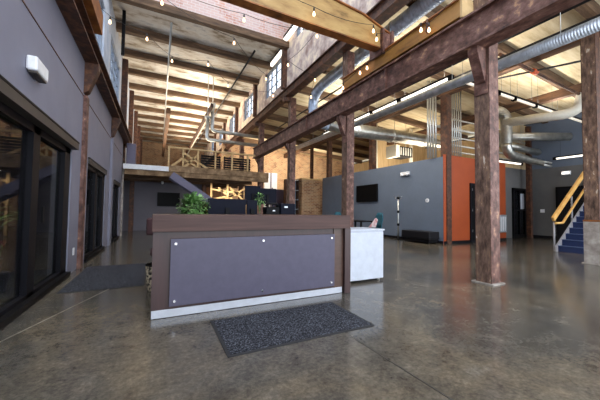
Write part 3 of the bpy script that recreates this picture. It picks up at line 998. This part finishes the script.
strand([(-1.061, 7.669, 5.4), (-0.323, 8.009, 5.4), (0.29, 8.876, 5.4), (1.249, 8.617, 5.4), (2.094, 9.772, 5.4), (3.774, 9.831, 5.4)],
       'string of warm bulbs swagging from the left wall towards the clerestory windows', ((-1.5, 7.2, 5.7), (4.6, 10.3, 5.6)))
strand([(-0.01, 6.439, 5.4), (1.658, 7.146, 5.4), (3.069, 8.65, 5.4)],
       'string of warm bulbs crossing under the first rafters to mid nave', ((-1.2, 5.9, 5.6), (4.6, 9.6, 5.5)))
strand([(1.641, 6.16, 5.4), (3.38, 5.899, 5.4), (3.33, 7.497, 5.4), (4.4, 7.775, 5.304), (4.4, 8.026, 4.844)],
       'string of warm bulbs looping behind the crane girder by the blue-silver duct', ((-0.6, 6.2, 5.7), (4.6, 8.6, 5.0)))
strand([(2.62, 4.70, 4.95), (4.1, 4.70, 5.06), (4.19, 4.70, 4.9)],
       'string of warm bulbs hung along the face of the crane girder', ((1.2, 4.74, 5.4), (4.4, 4.7, 5.1)))
strand([(4.40, 6.241, 4.458), (4.4, 5.526, 4.56), (4.4, 5.264, 4.569), (4.4, 3.711, 4.608), (4.4, 3.533, 4.507)],
       'string of warm bulbs along the right crane truck', ((4.6, 6.9, 4.9), (4.45, 3.2, 4.78)))

# ------------------------------------------------------------------ mezzanine
t = thing('mezzanine', 'timber mezzanine deck with rough edge across the back of the nave', 'mezzanine', (1.8, 16.5, 2.6))
MB().box(-1.5, 4.6, 13.9, 22.0, 2.78, 2.95).build('deck', 'rough_wood', t)
MB().box(-1.25, 0.45, 13.62, 13.9, 2.78, 2.98).build('white_edge_beam', 'plastic_white', t)
MB().box(-1.2, 5.1, 13.75, 13.9, 2.56, 2.78).build('edge_beam', 'rough_wood', t)
MB().box(0.45, 5.1, 13.7, 13.9, 2.78, 3.05).build('rough_edge', 'rough_wood', t)
for x in (-1.1, 2.35, 4.4):
    MB().box(x - .1, x + .1, 16.4, 16.6, 0, 2.78).build('post', 'steel_dark', t)
jm = 0
for y in (15.0, 16.3, 18.0):
    MB().box(-1.5, 4.6, y - .08, y + .08, 2.5, 2.78).build('joist', 'timber', t)
# railing on the mezzanine
t = thing('deck_railing', 'pale timber railing with crossed diagonals on the mezzanine edge', 'railing', (2.3, 14.1, 2.95))
for x in (0.45, 1.05, 1.7, 2.5, 3.3, 4.1):
    MB().box(x - .035, x + .035, 14.06, 14.13, 2.95, 3.95).build('post', 'pine', t)
MB().box(0.4, 4.5, 14.05, 14.14, 3.9, 3.97).build('top_rail', 'pine', t)
dg = MB()
for a, b in (((1.05, 3.75), (2.3, 2.98)), ((1.05, 3.45), (1.95, 2.98)), ((1.05, 3.0), (1.7, 3.7)), ((0.5, 3.0), (1.05, 3.5))):
    dg.bar((a[0], 14.1, a[1]), (b[0], 14.1, b[1]), 0.04, 0.09)
dg.build('diagonal', 'pine', t)
# dark slatted screens on mezzanine
for x0, x1, lb in ((1.9, 2.85, 'dark slatted screen on the mezzanine, left of the pair'), (3.0, 4.4, 'dark slatted screen on the mezzanine, right of the pair')):
    t = thing('slatted_screen', lb, 'screen', ((x0 + x1) / 2, 14.6, 2.95), 'dark screens on the mezzanine')
    s = MB()
    for i in range(7):
        s.box(x0, x1, 14.6, 14.64, 3.0 + i * .12, 3.09 + i * .12)
    s.build('slats', 'black', t)
    for xx in (x0 + .05, x1 - .05):
        MB().box(xx - .03, xx + .03, 14.64, 14.69, 2.95, 3.85).build('post', 'steel_dark', t)
# timber braces up to the clerestory
BG = 'diagonal timber braces over the mezzanine'
for i, (a, b) in enumerate((((1.9, 19.0, 2.95), (4.4, 19.0, 4.9)), ((3.0, 16.6, 2.95), (4.5, 16.6, 4.2)), ((2.2, 21.3, 2.95), (4.5, 21.3, 5.1)))):
    o = MB().bar(a, b, 0.12, 0.2).build('timber_brace', 'pine')
    tag(o, 'pale diagonal timber brace rising right over the mezzanine, ' + ['middle', 'nearest', 'farthest'][i] + ' of the three', 'brace', BG)
o = MB().bar((-1.0, 15.9, 2.95), (-1.42, 15.9, 5.2), 0.1, 0.12).build('timber_brace', 'pine')
tag(o, 'pale timber prop leaning on the upper left wall above the deck', 'brace')
o = MB().box(-1.2, -0.85, 14.2, 14.5, 2.98, 3.95).build('wrapped_panel', 'purple', bevel=.02)
tag(o, 'violet panel standing at the left end of the mezzanine', 'panel')
# far stair under the mezzanine
t = thing('staircase', 'slate-violet steel staircase descending right under the mezzanine edge', 'staircase', (2.4, 13.4, 0))
a, b = Vector((0.55, 13.3, 2.6)), Vector((4.3, 13.3, 0.15))
MB().bar(a, b, 0.05, 0.30).build('stringer', 'purple', t)
MB().bar(a + Vector((0, 0.8, 0)), b + Vector((0, .8, 0)), 0.05, 0.30).build('stringer', 'purple', t)
for i in range(13):
    q = a.lerp(b, (i + .5) / 13)
    MB().box(q.x - .13, q.x + .13, 13.33, 14.07, q.z - .02, q.z + .02).build('tread', 'steel_dark', t)
# pine trestle rails in the lit bay under the mezzanine
t = thing('timber_balustrade', 'pale crossed-timber balustrade in the lit bay under the mezzanine', 'railing', (3.6, 15.4, 0))
cr = MB()
for a, b in (((2.6, 1.3), (4.6, 2.45)), ((2.6, 2.2), (4.4, 2.0)), ((2.9, 2.3), (4.3, 1.2)), ((3.5, 2.35), (4.9, 1.1)), ((2.7, 1.7), (4.6, 2.1))):
    cr.bar((a[0], 15.4, a[1]), (b[0], 15.4, b[1]), 0.05, 0.09)
cr.build('cross_rail', 'pine', t)
for x in (2.55, 3.4, 4.6):
    MB().box(x - .05, x + .05, 15.35, 15.45, 0, 2.5).build('post', 'pine', t)
t = thing('wall_television', 'black television on the charcoal wall under the mezzanine', 'television', (0.6, 16.95, 1.3))
MB().box(0.05, 1.15, 16.92, 16.99, 1.28, 2.02).build('casing', 'black', t, bevel=.01)
MB().box(0.08, 1.12, 16.915, 16.92, 1.31, 1.99).build('screen', 'screen', t)
for x, lb in ((0.25, 'left'), (1.0, 'right')):
    o = MB().lathe([(0.05, 0), (0.06, .1), (0.04, .14)], x, 15.9, 12, 2.38).build('spot_lamp', 'plastic_white')
    tag(o, 'small pale spot lamp under the mezzanine, ' + lb + ' of the pair', 'lamp', 'spot lamps under the mezzanine')

# ------------------------------------------------------------------ reception desk
t = thing('reception_desk', 'dark walnut reception desk with slate panel in the middle of the floor', 'reception desk', (1.23, 3.75, 0))
MB().box(-0.032, 2.47, 3.30, 3.80, 0.905, 1.088).build('transaction_counter', 'desk_wood', t, bevel=.004)
f = MB()
f.box(-0.02, 2.37, 3.36, 3.42, 0.085, 0.905)
f.box(-0.02, 0.04, 3.42, 4.35, 0.0, 0.905)
f.build('front_body', 'desk_dark', t)
MB().box(2.225, 2.384, 3.35, 3.36, 0.085, 0.905).build('right_stile', 'desk_brown', t)
MB().box(2.385, 2.485, 3.305, 4.3, 0.0, 0.905).build('side_panel', 'desk_dark', t, bevel=.003)
MB().box(0.15, 2.222, 3.318, 3.33, 0.12, 0.828).build('acrylic_panel', 'acrylic', t, bevel=.002)
for x in (0.20, 1.18, 2.168):
    for z in (0.172, 0.777):
        MB().tube([(x, 3.306, z), (x, 3.36, z)], 0.013, 14).build('standoff', 'chrome', t)
MB().box(-0.015, 2.37, 3.345, 3.40, 0.004, 0.085).build('kick_strip', 'kick', t, bevel=.003)
MB().box(0.06, 2.372, 3.8, 4.55, 0.715, 0.745).build('work_surface', 'desk_wood', t)
mdm = MB()
mdm.box(0.3, 0.7, 3.95, 4.45, 0.06, 0.715)
mdm.build('drawer_pedestal', 'desk_dark', t)

t = thing('storage_cabinet', 'white storage cabinet standing against the right end of the desk', 'cabinet', (3.05, 4.05, 0))
MB().box(2.6, 3.44, 3.68, 4.2, 0.04, 0.83).build('body', 'white_lam', t, bevel=.004)
MB().box(2.58, 3.455, 3.66, 4.22, 0.83, 0.856).build('top', 'white_lam', t, bevel=.004)
MB().box(2.61, 3.43, 3.665, 3.68, 0.05, 0.80).build('front_panel', 'white_lam', t, bevel=.003)
for x in (2.66, 3.38):
    for y in (3.73, 4.15):
        MB().tube([(x, y, 0), (x, y, .04)], 0.022, 12).build('leg', 'conduit', t)

# items on the desk
t = thing('potted_plant', 'bushy green potted plant on the desk left of the monitors', 'plant', (0.46, 4.12, 0.745))
MB().lathe([(0.07, 0), (0.085, .02), (0.10, .16), (0.104, .18), (0.09, .18)], 0.46, 4.12, 18, 0.745).build('pot', 'pot', t)
MB().lathe([(0.088, 0), (0.088, .01)], 0.46, 4.12, 14, 0.91).build('soil', 'soil', t)
stm, lf = MB(), MB()


def leaf(mb, c, d, L, W):
    d = Vector(d).normalized()
    s = d.cross(Vector((0, 0, 1)))
    if s.length < .1:
        s = Vector((1, 0, 0))
    s.normalize()
    n = s.cross(d).normalized()
    c = Vector(c)
    prof = [(0, 0.05, 0), (.25, .75, .04), (.5, 1, .03), (.8, .6, -.05), (1, .04, -.16)]
    L_, R_, Mi = [], [], []
    for tt, w, h in prof:
        q = c + d * L * tt + n * h * L
        L_.append(mb.bm.verts.new(q + s * W * w / 2 + n * .1 * W * w))
        R_.append(mb.bm.verts.new(q - s * W * w / 2 + n * .1 * W * w))
        Mi.append(mb.bm.verts.new(q))
    for i in range(len(prof) - 1):
        for f in ((L_[i], Mi[i], Mi[i + 1], L_[i + 1]), (Mi[i], R_[i], R_[i + 1], Mi[i + 1])):
            fc = mb.bm.faces.new(f)
            fc.smooth = True


def bush(cx, cy, z0, zc, rx, rz, n, L, W):
    for i in range(n):
        th = random.uniform(0, 2 * PI)
        ph = math.acos(random.uniform(-0.75, 1))
        rr = random.uniform(.45, 1.0)
        dirv = Vector((math.sin(ph) * math.cos(th), math.sin(ph) * math.sin(th), math.cos(ph)))
        q = Vector((cx + dirv.x * rx * rr, cy + dirv.y * rx * rr, zc + dirv.z * rz * rr))
        if i % 9 == 0:
            stm.tube([(cx, cy, z0), ((cx + q.x) / 2, (cy + q.y) / 2, (z0 + q.z) / 2 + .04), q], 0.004, 5)
        leaf(lf, q, dirv + Vector((random.uniform(-.5, .5), random.uniform(-.5, .5), random.uniform(-.5, .2))), L * random.uniform(.7, 1.2), W * random.uniform(.8, 1.2))


bush(0.455, 4.12, 0.91, 1.16, 0.185, 0.18, 560, 0.065, 0.05)
stm.build('stem', 'leaf', t)
lf.build('foliage', 'leaf', t)


def monitor(x, y, w, h, zb, label, rot=0.0, base=0.745, mat='monitor', name='monitor'):
    t = thing(name, label, 'monitor', (x, y, base), 'monitors behind the counter')
    MB().box(x - w / 2, x + w / 2, y, y + .035, zb, zb + h).build('casing', mat, t, bevel=.006)
    MB().box(x - w / 2 + .01, x + w / 2 - .01, y + .036, y + .04, zb + .015, zb + h - .01).build('screen', 'screen', t)
    MB().box(x - .03, x + .03, y - .03, y, base + .01, zb + h * .6).build('stand', 'black', t)
    MB().box(x - .11, x + .11, y - .09, y + .09, base, base + .012).build('base', 'black', t, bevel=.004)
    t.rotation_euler.z = rot
    return t


monitor(0.955, 4.3, 0.565, 0.34, 0.97, 'wide navy-black monitor back, nearest the potted plant')
monitor(1.345, 4.32, 0.17, 0.34, 0.96, 'narrow dark monitor edge just right of the wide monitor')
# telephone / machines
t = thing('desk_machine', 'black upright desk machine behind the counter between the monitors and the boxy machine', 'machine', (1.66, 4.3, 0.745))
MB().box(1.55, 1.78, 4.25, 4.42, 0.745, 1.20).build('body', 'black', t, bevel=.015)
MB().tube([(1.56, 4.28, 1.21), (1.58, 4.27, 1.25), (1.74, 4.27, 1.25), (1.76, 4.28, 1.21)], 0.02, 8).build('carry_handle', 'black', t)
MB().box(1.66, 1.70, 4.243, 4.25, 1.13, 1.15).build('label_plate', 'plastic_white', t)
t = thing('desk_printer', 'black boxy machine with white label behind the counter, nearest the columns', 'printer', (1.95, 4.3, 0.745))
MB().box(1.80, 2.06, 4.25, 4.5, 0.745, 1.26).build('body', 'monitor', t, bevel=.015)
MB().box(1.86, 1.92, 4.243, 4.25, 1.19, 1.215).build('label_plate', 'plastic_white', t)
MB().box(1.82, 2.04, 4.242, 4.25, 0.95, 1.0).build('slot', 'black', t)

# rear desk with further monitors
t = thing('work_desk', 'dark work desk behind the reception with two monitors', 'desk', (2.6, 7.3, 0))
MB().box(1.9, 3.6, 6.9, 7.7, 0.72, 0.75).build('top', 'desk_wood', t)
for x in (1.95, 3.55):
    for y in (6.95, 7.65):
        MB().box(x - .03, x + .03, y - .03, y + .03, 0, .72).build('leg', 'black', t)
monitor(2.25, 7.2, 0.42, 0.5, 1.28, 'tall dark far monitor beside the small green sprig', base=0.75)
monitor(2.68, 7.25, 0.50, 0.42, 1.31, 'dark far monitor left of the third column', base=0.75)
t = thing('potted_plant', 'small green sprig in a pot between the far monitors', 'plant', (2.45, 7.0, 0.75))
MB().lathe([(0.05, 0), (0.07, .3), (0.06, .3)], 2.38, 7.0, 14, 0.75).build('pot', 'pot', t)
stm, lf = MB(), MB()
bush(2.38, 7.0, 1.05, 1.42, 0.12, 0.14, 60, 0.09, 0.045)
stm.build('stem', 'leaf', t)
lf.build('foliage', 'leaf', t)

# chair and basket left behind the desk
t = thing('office_chair', 'maroon-backed office chair peeping out left behind the desk', 'chair', (0.12, 4.95, 0))
MB().box(-0.13, 0.32, 5.16, 5.22, 0.72, 1.0).build('backrest', 'maroon', t, bevel=.03)
MB().box(-0.06, 0.36, 4.75, 5.16, 0.44, 0.52).build('seat', 'maroon', t, bevel=.03)
MB().tube([(0.15, 4.95, 0.08), (0.15, 4.95, 0.44)], 0.025, 10).build('post', 'black', t)
MB().box(0.12, 0.18, 5.15, 5.24, 0.46, 0.8).build('back_bracket', 'black', t)
for i in range(5):
    a = i * 2 * PI / 5 + .6
    l = MB().bar((0.15, 4.95, 0.09), (0.15 + .2 * math.cos(a), 4.95 + .2 * math.sin(a), 0.06), 0.04, 0.03).build('leg', 'black', t)
    MB().sphere((0.15 + .2 * math.cos(a), 4.95 + .2 * math.sin(a), 0.028), .028).build('castor', 'black', l)
t = thing('waste_basket', 'speckled woven basket on the floor beside the left end of desk', 'basket', (0.03, 4.62, 0))
MB().lathe([(0.10, 0), (0.11, .02), (0.14, .36), (0.135, .36), (0.105, .03), (0.02, .025)], 0.03, 4.55, 18, 0).build('body', 'woven', t)
MB().tube([(0.03 + .14 * math.cos(a), 4.55 + .14 * math.sin(a), .36) for a in [i * 2 * PI / 20 for i in range(21)]], .01, 6).build('rim', 'black', t)

# mats
MG = 'loop mats on the concrete'
for x0, x1, y0, y1, lb in ((0.53, 2.0, 2.255, 3.05, 'charcoal loop mat on the floor in front of the reception desk'), (-1.15, -0.12, 4.85, 6.8, 'charcoal loop mat by the left glass doors')):
    t = thing('floor_mat', lb, 'mat', ((x0 + x1) / 2, (y0 + y1) / 2, 0), MG)
    MB().box(x0 + .025, x1 - .025, y0 + .025, y1 - .025, 0.0, 0.012).build('pile', 'mat', t)
    ee = MB()
    ee.box(x0, x1, y0, y0 + .025, 0, .008)
    ee.box(x0, x1, y1 - .025, y1, 0, .008)
    ee.box(x0, x0 + .025, y0 + .025, y1 - .025, 0, .008)
    ee.box(x1 - .025, x1, y0 + .025, y1 - .025, 0, .008)
    ee.build('rubber_edge', 'mat_edge', t)

# ------------------------------------------------------------------ things on the left wall and behind the glass
t = thing('emergency_light', 'white emergency light box high on the left grey wall', 'light', (-1.25, 4.25, 2.66))
MB().box(-1.3, -1.2, 4.03, 4.40, 2.64, 2.80).build('body', 'plastic_white', t, bevel=.02)
MB().box(-1.28, -1.21, 4.06, 4.37, 2.62, 2.64).build('lens', 'frame_brown', t)
o = MB().box(-1.3, -1.285, 6.35, 6.43, 0.30, 0.43).build('wall_outlet', 'plastic_white', bevel=.004)
tag(o, 'small white outlet low on the left wall beside the rusty post', 'outlet')
t = thing('potted_plant', 'tall palm-like plant in a pot behind the left dark glass', 'plant', (-2.35, 6.2, 0))
MB().lathe([(0.16, 0), (0.2, .3), (0.19, .32), (0.17, .3)], -2.35, 6.2, 18, 0).build('pot', 'pot', t)
stm, lf = MB(), MB()
for i in range(26):
    a = random.uniform(0, 2 * PI)
    L = random.uniform(.25, .45)
    b0 = Vector((-2.35, 6.2, .3))
    b1 = b0 + Vector((math.cos(a) * .13, math.sin(a) * .13, random.uniform(.4, .8)))
    stm.tube([b0, b0.lerp(b1, .6) + Vector((0, 0, .05)), b1], .008, 5)
    leaf(lf, b1, (math.cos(a), math.sin(a), random.uniform(.1, .7)), L, .11)
stm.build('stem', 'leaf', t)
lf.build('foliage', 'leaf', t)
t = thing('flower_pot', 'pot of red flowers on the floor behind the left dark glass', 'plant', (-1.9, 5.3, 0))
MB().lathe([(0.10, 0), (0.14, .25), (0.13, .26)], -1.9, 5.3, 16, 0).build('pot', 'pot', t)
fm = MB()
for i in range(12):
    a = i * 2.4
    fm.sphere((-1.9 + .008 * i * math.cos(a), 5.3 + .008 * i * math.sin(a), 0.62 + .05 * math.sin(i * 1.7)), .024, n=8)
fm.build('blooms', 'red', t)
sm2 = MB()
for i in range(6):
    a = i * 2 * PI / 6
    sm2.tube([(-1.9, 5.3, 0.24), (-1.9 + .05 * math.cos(a), 5.3 + .05 * math.sin(a), .62)], .006, 5)
sm2.build('stem', 'leaf', t)

# ------------------------------------------------------------------ office side
t = thing('wall_television', 'black flat television on the slate office wall', 'television', (9.28, 11.1, 1.6))
MB().box(9.27, 9.35, 10.35, 11.9, 1.62, 2.46).build('casing', 'black', t, bevel=.01)
MB().box(9.263, 9.27, 10.37, 11.88, 1.64, 2.44).build('screen', 'screen', t)
t = thing('emergency_light', 'white emergency light high on the slate office wall', 'light', (9.3, 8.65, 2.66))
MB().box(9.25, 9.35, 8.45, 8.88, 2.68, 2.82).build('body', 'plastic_white', t, bevel=.015)
for y in (8.53, 8.8):
    MB().sphere((9.24, y, 2.70), .05, n=10).build('lamp_head', 'plastic_white', t)
t = thing('thermostat', 'round white thermostat on the slate wall above the bench', 'thermostat', (9.33, 7.6, 1.6))
MB().tube([(9.35, 7.6, 1.6), (9.32, 7.6, 1.6)], 0.075, 18).build('body', 'plastic_white', t)
MB().tube([(9.32, 7.6, 1.6), (9.312, 7.6, 1.6)], 0.045, 14).build('dial', 'white_lam', t)
t = thing('bench', 'low black leather bench against the slate office wall', 'bench', (9.0, 7.7, 0))
MB().box(8.72, 9.28, 7.03, 8.32, 0.16, 0.44).build('seat', 'leather', t, bevel=.03)
MB().box(8.75, 9.25, 7.06, 8.29, 0.05, 0.16).build('plinth', 'black', t)
for x in (8.78, 9.22):
    for y in (7.1, 8.25):
        MB().tube([(x, y, 0), (x, y, .05)], .025, 10).build('foot', 'black', t)
t = thing('coat_stand', 'chrome coat stand with black knobs against the slate wall', 'coat stand', (9.0, 8.75, 0))
MB().tube([(9.0, 8.75, 0.02), (9.0, 8.75, 1.75)], 0.028, 10).build('pole', 'conduit', t)
MB().lathe([(0.2, 0), (0.2, .015), (0.03, .03)], 9.0, 8.75, 20, 0).build('base', 'black', t)
for z in (0.62, 1.15, 1.72):
    MB().lathe([(0.02, -.06), (0.055, -.03), (0.055, .03), (0.02, .06)], 9.0, 8.75, 14, z).build('collar', 'black', t)
for k in range(8):
    a = k * PI / 4
    z = 1.72
    MB().tube([(9.0 + .05 * math.cos(a), 8.75 + .05 * math.sin(a), z), (9.0 + .19 * math.cos(a), 8.75 + .19 * math.sin(a), z + (.1 if k % 2 else -.04))], 0.008, 6).build('hook', 'chrome', t)
t = thing('meeting_table', 'dark meeting table by the slate wall behind the white cabinet', 'table', (7.95, 9.5, 0))
MB().box(7.3, 8.0, 9.05, 10.3, 0.72, 0.76).build('top', 'black', t, bevel=.008)
for x in (7.36, 7.94):
    for y in (9.12, 10.23):
        MB().box(x - .03, x + .03, y - .03, y + .03, 0, .72).build('leg', 'black', t)


def chair(x, y, rot, label):
    t = thing('chair', label, 'chair', (0, 0, 0), 'teal upholstered chairs')
    b = MB()
    pts = []
    n = 7
    for j in range(6):
        z = .50 + j * .12
        w = .24 - .03 * max(0, j - 3) - (.05 if j == 5 else 0)
        row = []
        for i in range(n):
            s = -1 + 2 * i / (n - 1)
            row.append((s * w, .20 - .07 * s * s + .025 * j, z))
        pts.append(row)
    fr = [[b.bm.verts.new(p) for p in r] for r in pts]
    bk = [[b.bm.verts.new((p[0], p[1] + .04, p[2])) for p in r] for r in pts]
    for j in range(5):
        for i in range(n - 1):
            b.bm.faces.new((fr[j][i], fr[j][i + 1], fr[j + 1][i + 1], fr[j + 1][i])).smooth = True
            b.bm.faces.new((bk[j][i], bk[j + 1][i], bk[j + 1][i + 1], bk[j][i + 1])).smooth = True
    for i in range(n - 1):
        b.bm.faces.new((fr[5][i], fr[5][i + 1], bk[5][i + 1], bk[5][i]))
        b.bm.faces.new((fr[0][i], bk[0][i], bk[0][i + 1], fr[0][i + 1]))
    for j in range(5):
        b.bm.faces.new((fr[j][0], fr[j + 1][0], bk[j + 1][0], bk[j][0]))
        b.bm.faces.new((fr[j][-1], bk[j][-1], bk[j + 1][-1], fr[j + 1][-1]))
    b.build('backrest', 'teal', t)
    MB().box(-.24, .24, -.24, .2, .42, .5).build('seat', 'teal', t, bevel=.03)
    for sx in (-1, 1):
        for sy in (-1, 1):
            MB().tube([(sx * .18, sy * .17, .43), (sx * .23, sy * .22, 0)], .014, 8).build('leg', 'black', t)
    t.location = (x, y, 0)
    t.rotation_euler.z = rot
    return t


chair(7.76, 8.80, -1.65, 'teal chair with pink cloth at the near end of the meeting table')
chair(7.75, 11.0, 0.2, 'teal chair at the far side of the table, just above the counter')
t = thing('cushion', 'pink and white cushion leaning on the teal chair', 'cushion', (7.70, 8.86, 0.5))
MB().prism([(7.60, 8.98, .5), (7.82, 8.78, .5), (7.90, 8.74, .84), (7.82, 8.80, .90), (7.70, 8.88, .68)], (-.05, -.05, 0)).build('cover', 'pink', t, bevel=.03)

t = thing('wall_cabinet', 'small pale steel cabinet mounted low on the orange wall beside the foreground column', 'cabinet', (13.0, 6.85, 0.3))
MB().box(12.62, 13.16, 6.78, 6.9, 0.35, 1.08).build('body', 'steel_box', t, bevel=.01)
for i in range(3):
    MB().box(12.70 + i * .15, 12.76 + i * .15, 6.772, 6.78, .42, 1.0).build('slot', 'plastic_white', t)
t = thing('emergency_light', 'white emergency light on the grey right wall above the stair', 'light', (16.35, 6.0, 2.9))
MB().box(16.28, 16.385, 5.82, 6.14, 2.90, 3.07).build('body', 'plastic_white', t, bevel=.015)
MB().box(16.27, 16.28, 5.85, 6.11, 2.93, 3.04).build('lens', 'lamp_dim', t)
o = MB().box(16.37, 16.40, 6.82, 6.98, 1.2, 1.36).build('light_switch', 'plastic_white', bevel=.004)
tag(o, 'small white switch plate on the grey right wall', 'switch')

# ------------------------------------------------------------------ blue stair at right
t = thing('staircase', 'navy carpeted staircase with grey stringer rising right', 'staircase', (11.8, 3.6, 0))
X0, RISE, RUN, N = 11.05, 0.178, 0.252, 16
Y0s, Y1s = 2.9, 4.27
st = MB()
for i in range(N):
    x = X0 + i * RUN
    z = (i + 1) * RISE
    st.box(x, x + RUN + .02, Y0s, Y1s, max(0, z - .22), z)
st.build('steps', 'stair_blue', t)
for i in range(N):
    x = X0 + i * RUN
    z = (i + 1) * RISE
    MB().box(x - .025, x + .03, Y0s, Y1s, z - .012, z + .008).build('nosing', 'nosing', t)
xe, ze = X0 + N * RUN, N * RISE
for yy in (4.27, 2.86):
    s = MB()
    s.prism([(X0 - .12, yy, 0), (X0 + .2, yy, 0), (xe, yy, ze - .25), (xe, yy, ze + .12), (X0 + .0, yy, .22), (X0 - .12, yy, .14)], (0, .04, 0))
    s.build('stringer', 'stringer', t)
t = thing('stair_railing', 'honey oak handrails on grey posts along the navy staircase', 'railing', (12.5, 4.35, 0))
sl = RISE / RUN
for k, x in enumerate((X0 - .06, X0 + 1.15, X0 + 2.4, X0 + 3.7)):
    z0 = max(0, (x - X0) * sl)
    MB().tube([(x, 4.34, z0), (x, 4.34, z0 + .92 if k else .88)], 0.025, 10).build('post', 'stringer', t)
MB().bar((X0 - .12, 4.34, 0.98), (xe, 4.34, 0.98 + (xe - X0 + .12) * sl), 0.07, 0.14).build('cap_rail', 'rail_wood', t, bevel=.01)
lr = MB()
lr.tube([(X0 - .30, 4.20, .87), (X0 + .05, 4.20, .87), (X0 + .14, 4.20, .88), (xe, 4.20, .87 + (xe - X0 - .12) * sl)], 0.035, 10)
lr.build('grab_rail', 'rail_wood', t)
mesh = MB()
for i in range(1, 9):
    h = i * .1
    mesh.tube([(X0 - .06, 4.34, h * .95), (X0 + 3.7, 4.34, h * .95 + 3.7 * sl)], 0.005, 5)
for i in range(28):
    x = X0 + i * .13
    mesh.tube([(x, 4.34, (x - X0) * sl), (x, 4.34, (x - X0) * sl + .85)], 0.004, 5)
mesh.build('mesh_infill', 'black', t)

# ------------------------------------------------------------------ brick block and shelf at the back
t = thing('brick_enclosure', 'low brick enclosure left of the slate office', 'brick block', (8.8, 17.0, 0))
MB().box(8.2, 9.8, 16.0, 18.0, 0, 3.1).build('wall', 'brick', t)
MB().box(8.15, 9.85, 15.95, 18.05, 3.1, 3.2).build('coping', 'pine', t)
t = thing('shelf_unit', 'blue-grey shelf unit standing left of the brick enclosure', 'shelf', (7.6, 16.4, 0))
MB().box(7.2, 7.25, 16.2, 16.6, 0, 3.1).build('side', 'steel_dark', t)
MB().box(8.05, 8.1, 16.2, 16.6, 0, 3.1).build('side', 'steel_dark', t)
MB().box(7.25, 8.05, 16.56, 16.6, 0, 3.1).build('back', 'blue_wall', t)
for z in (0.6, 1.2, 1.8, 2.4, 3.05):
    MB().box(7.25, 8.05, 16.2, 16.56, z, z + .04).build('shelf', 'steel_box', t)
for i, (x, z, w, h) in enumerate(((7.35, 1.24, .5, .35), (7.4, 1.84, .4, .3), (7.3, 2.44, .6, .4), (7.4, .64, .5, .35))):
    o = MB().box(x, x + w, 16.24, 16.5, z, z + h).build('storage_box', ['white_lam', 'black', 'blue_wall', 'steel_box'][i], bevel=.01)
    tag(o, ['white', 'black', 'blue-grey', 'pale steel'][i] + ' storage box on the shelf unit by the brick enclosure', 'box', 'boxes on the shelf unit')
t = thing('notice_board', 'dark framed board standing before the back brick wall', 'board', (7.3, 18.0, 0))
MB().box(7.2, 8.2, 18.5, 18.56, 0.9, 2.6).build('board', 'purple', t)
MB().box(7.15, 7.2, 18.48, 18.58, 0, 2.7).build('frame', 'black', t)
MB().box(8.2, 8.25, 18.48, 18.58, 0, 2.7).build('frame', 'black', t)
dw = struct('window_%d' % (wi + 1), MB().box(7.8, 8.9, 21.9, 22.0, 0.5, 4.2), 'sky_panel')
MB().box(8.3, 8.4, 21.86, 21.9, 0.5, 4.2).build('mullion', 'purple', dw)
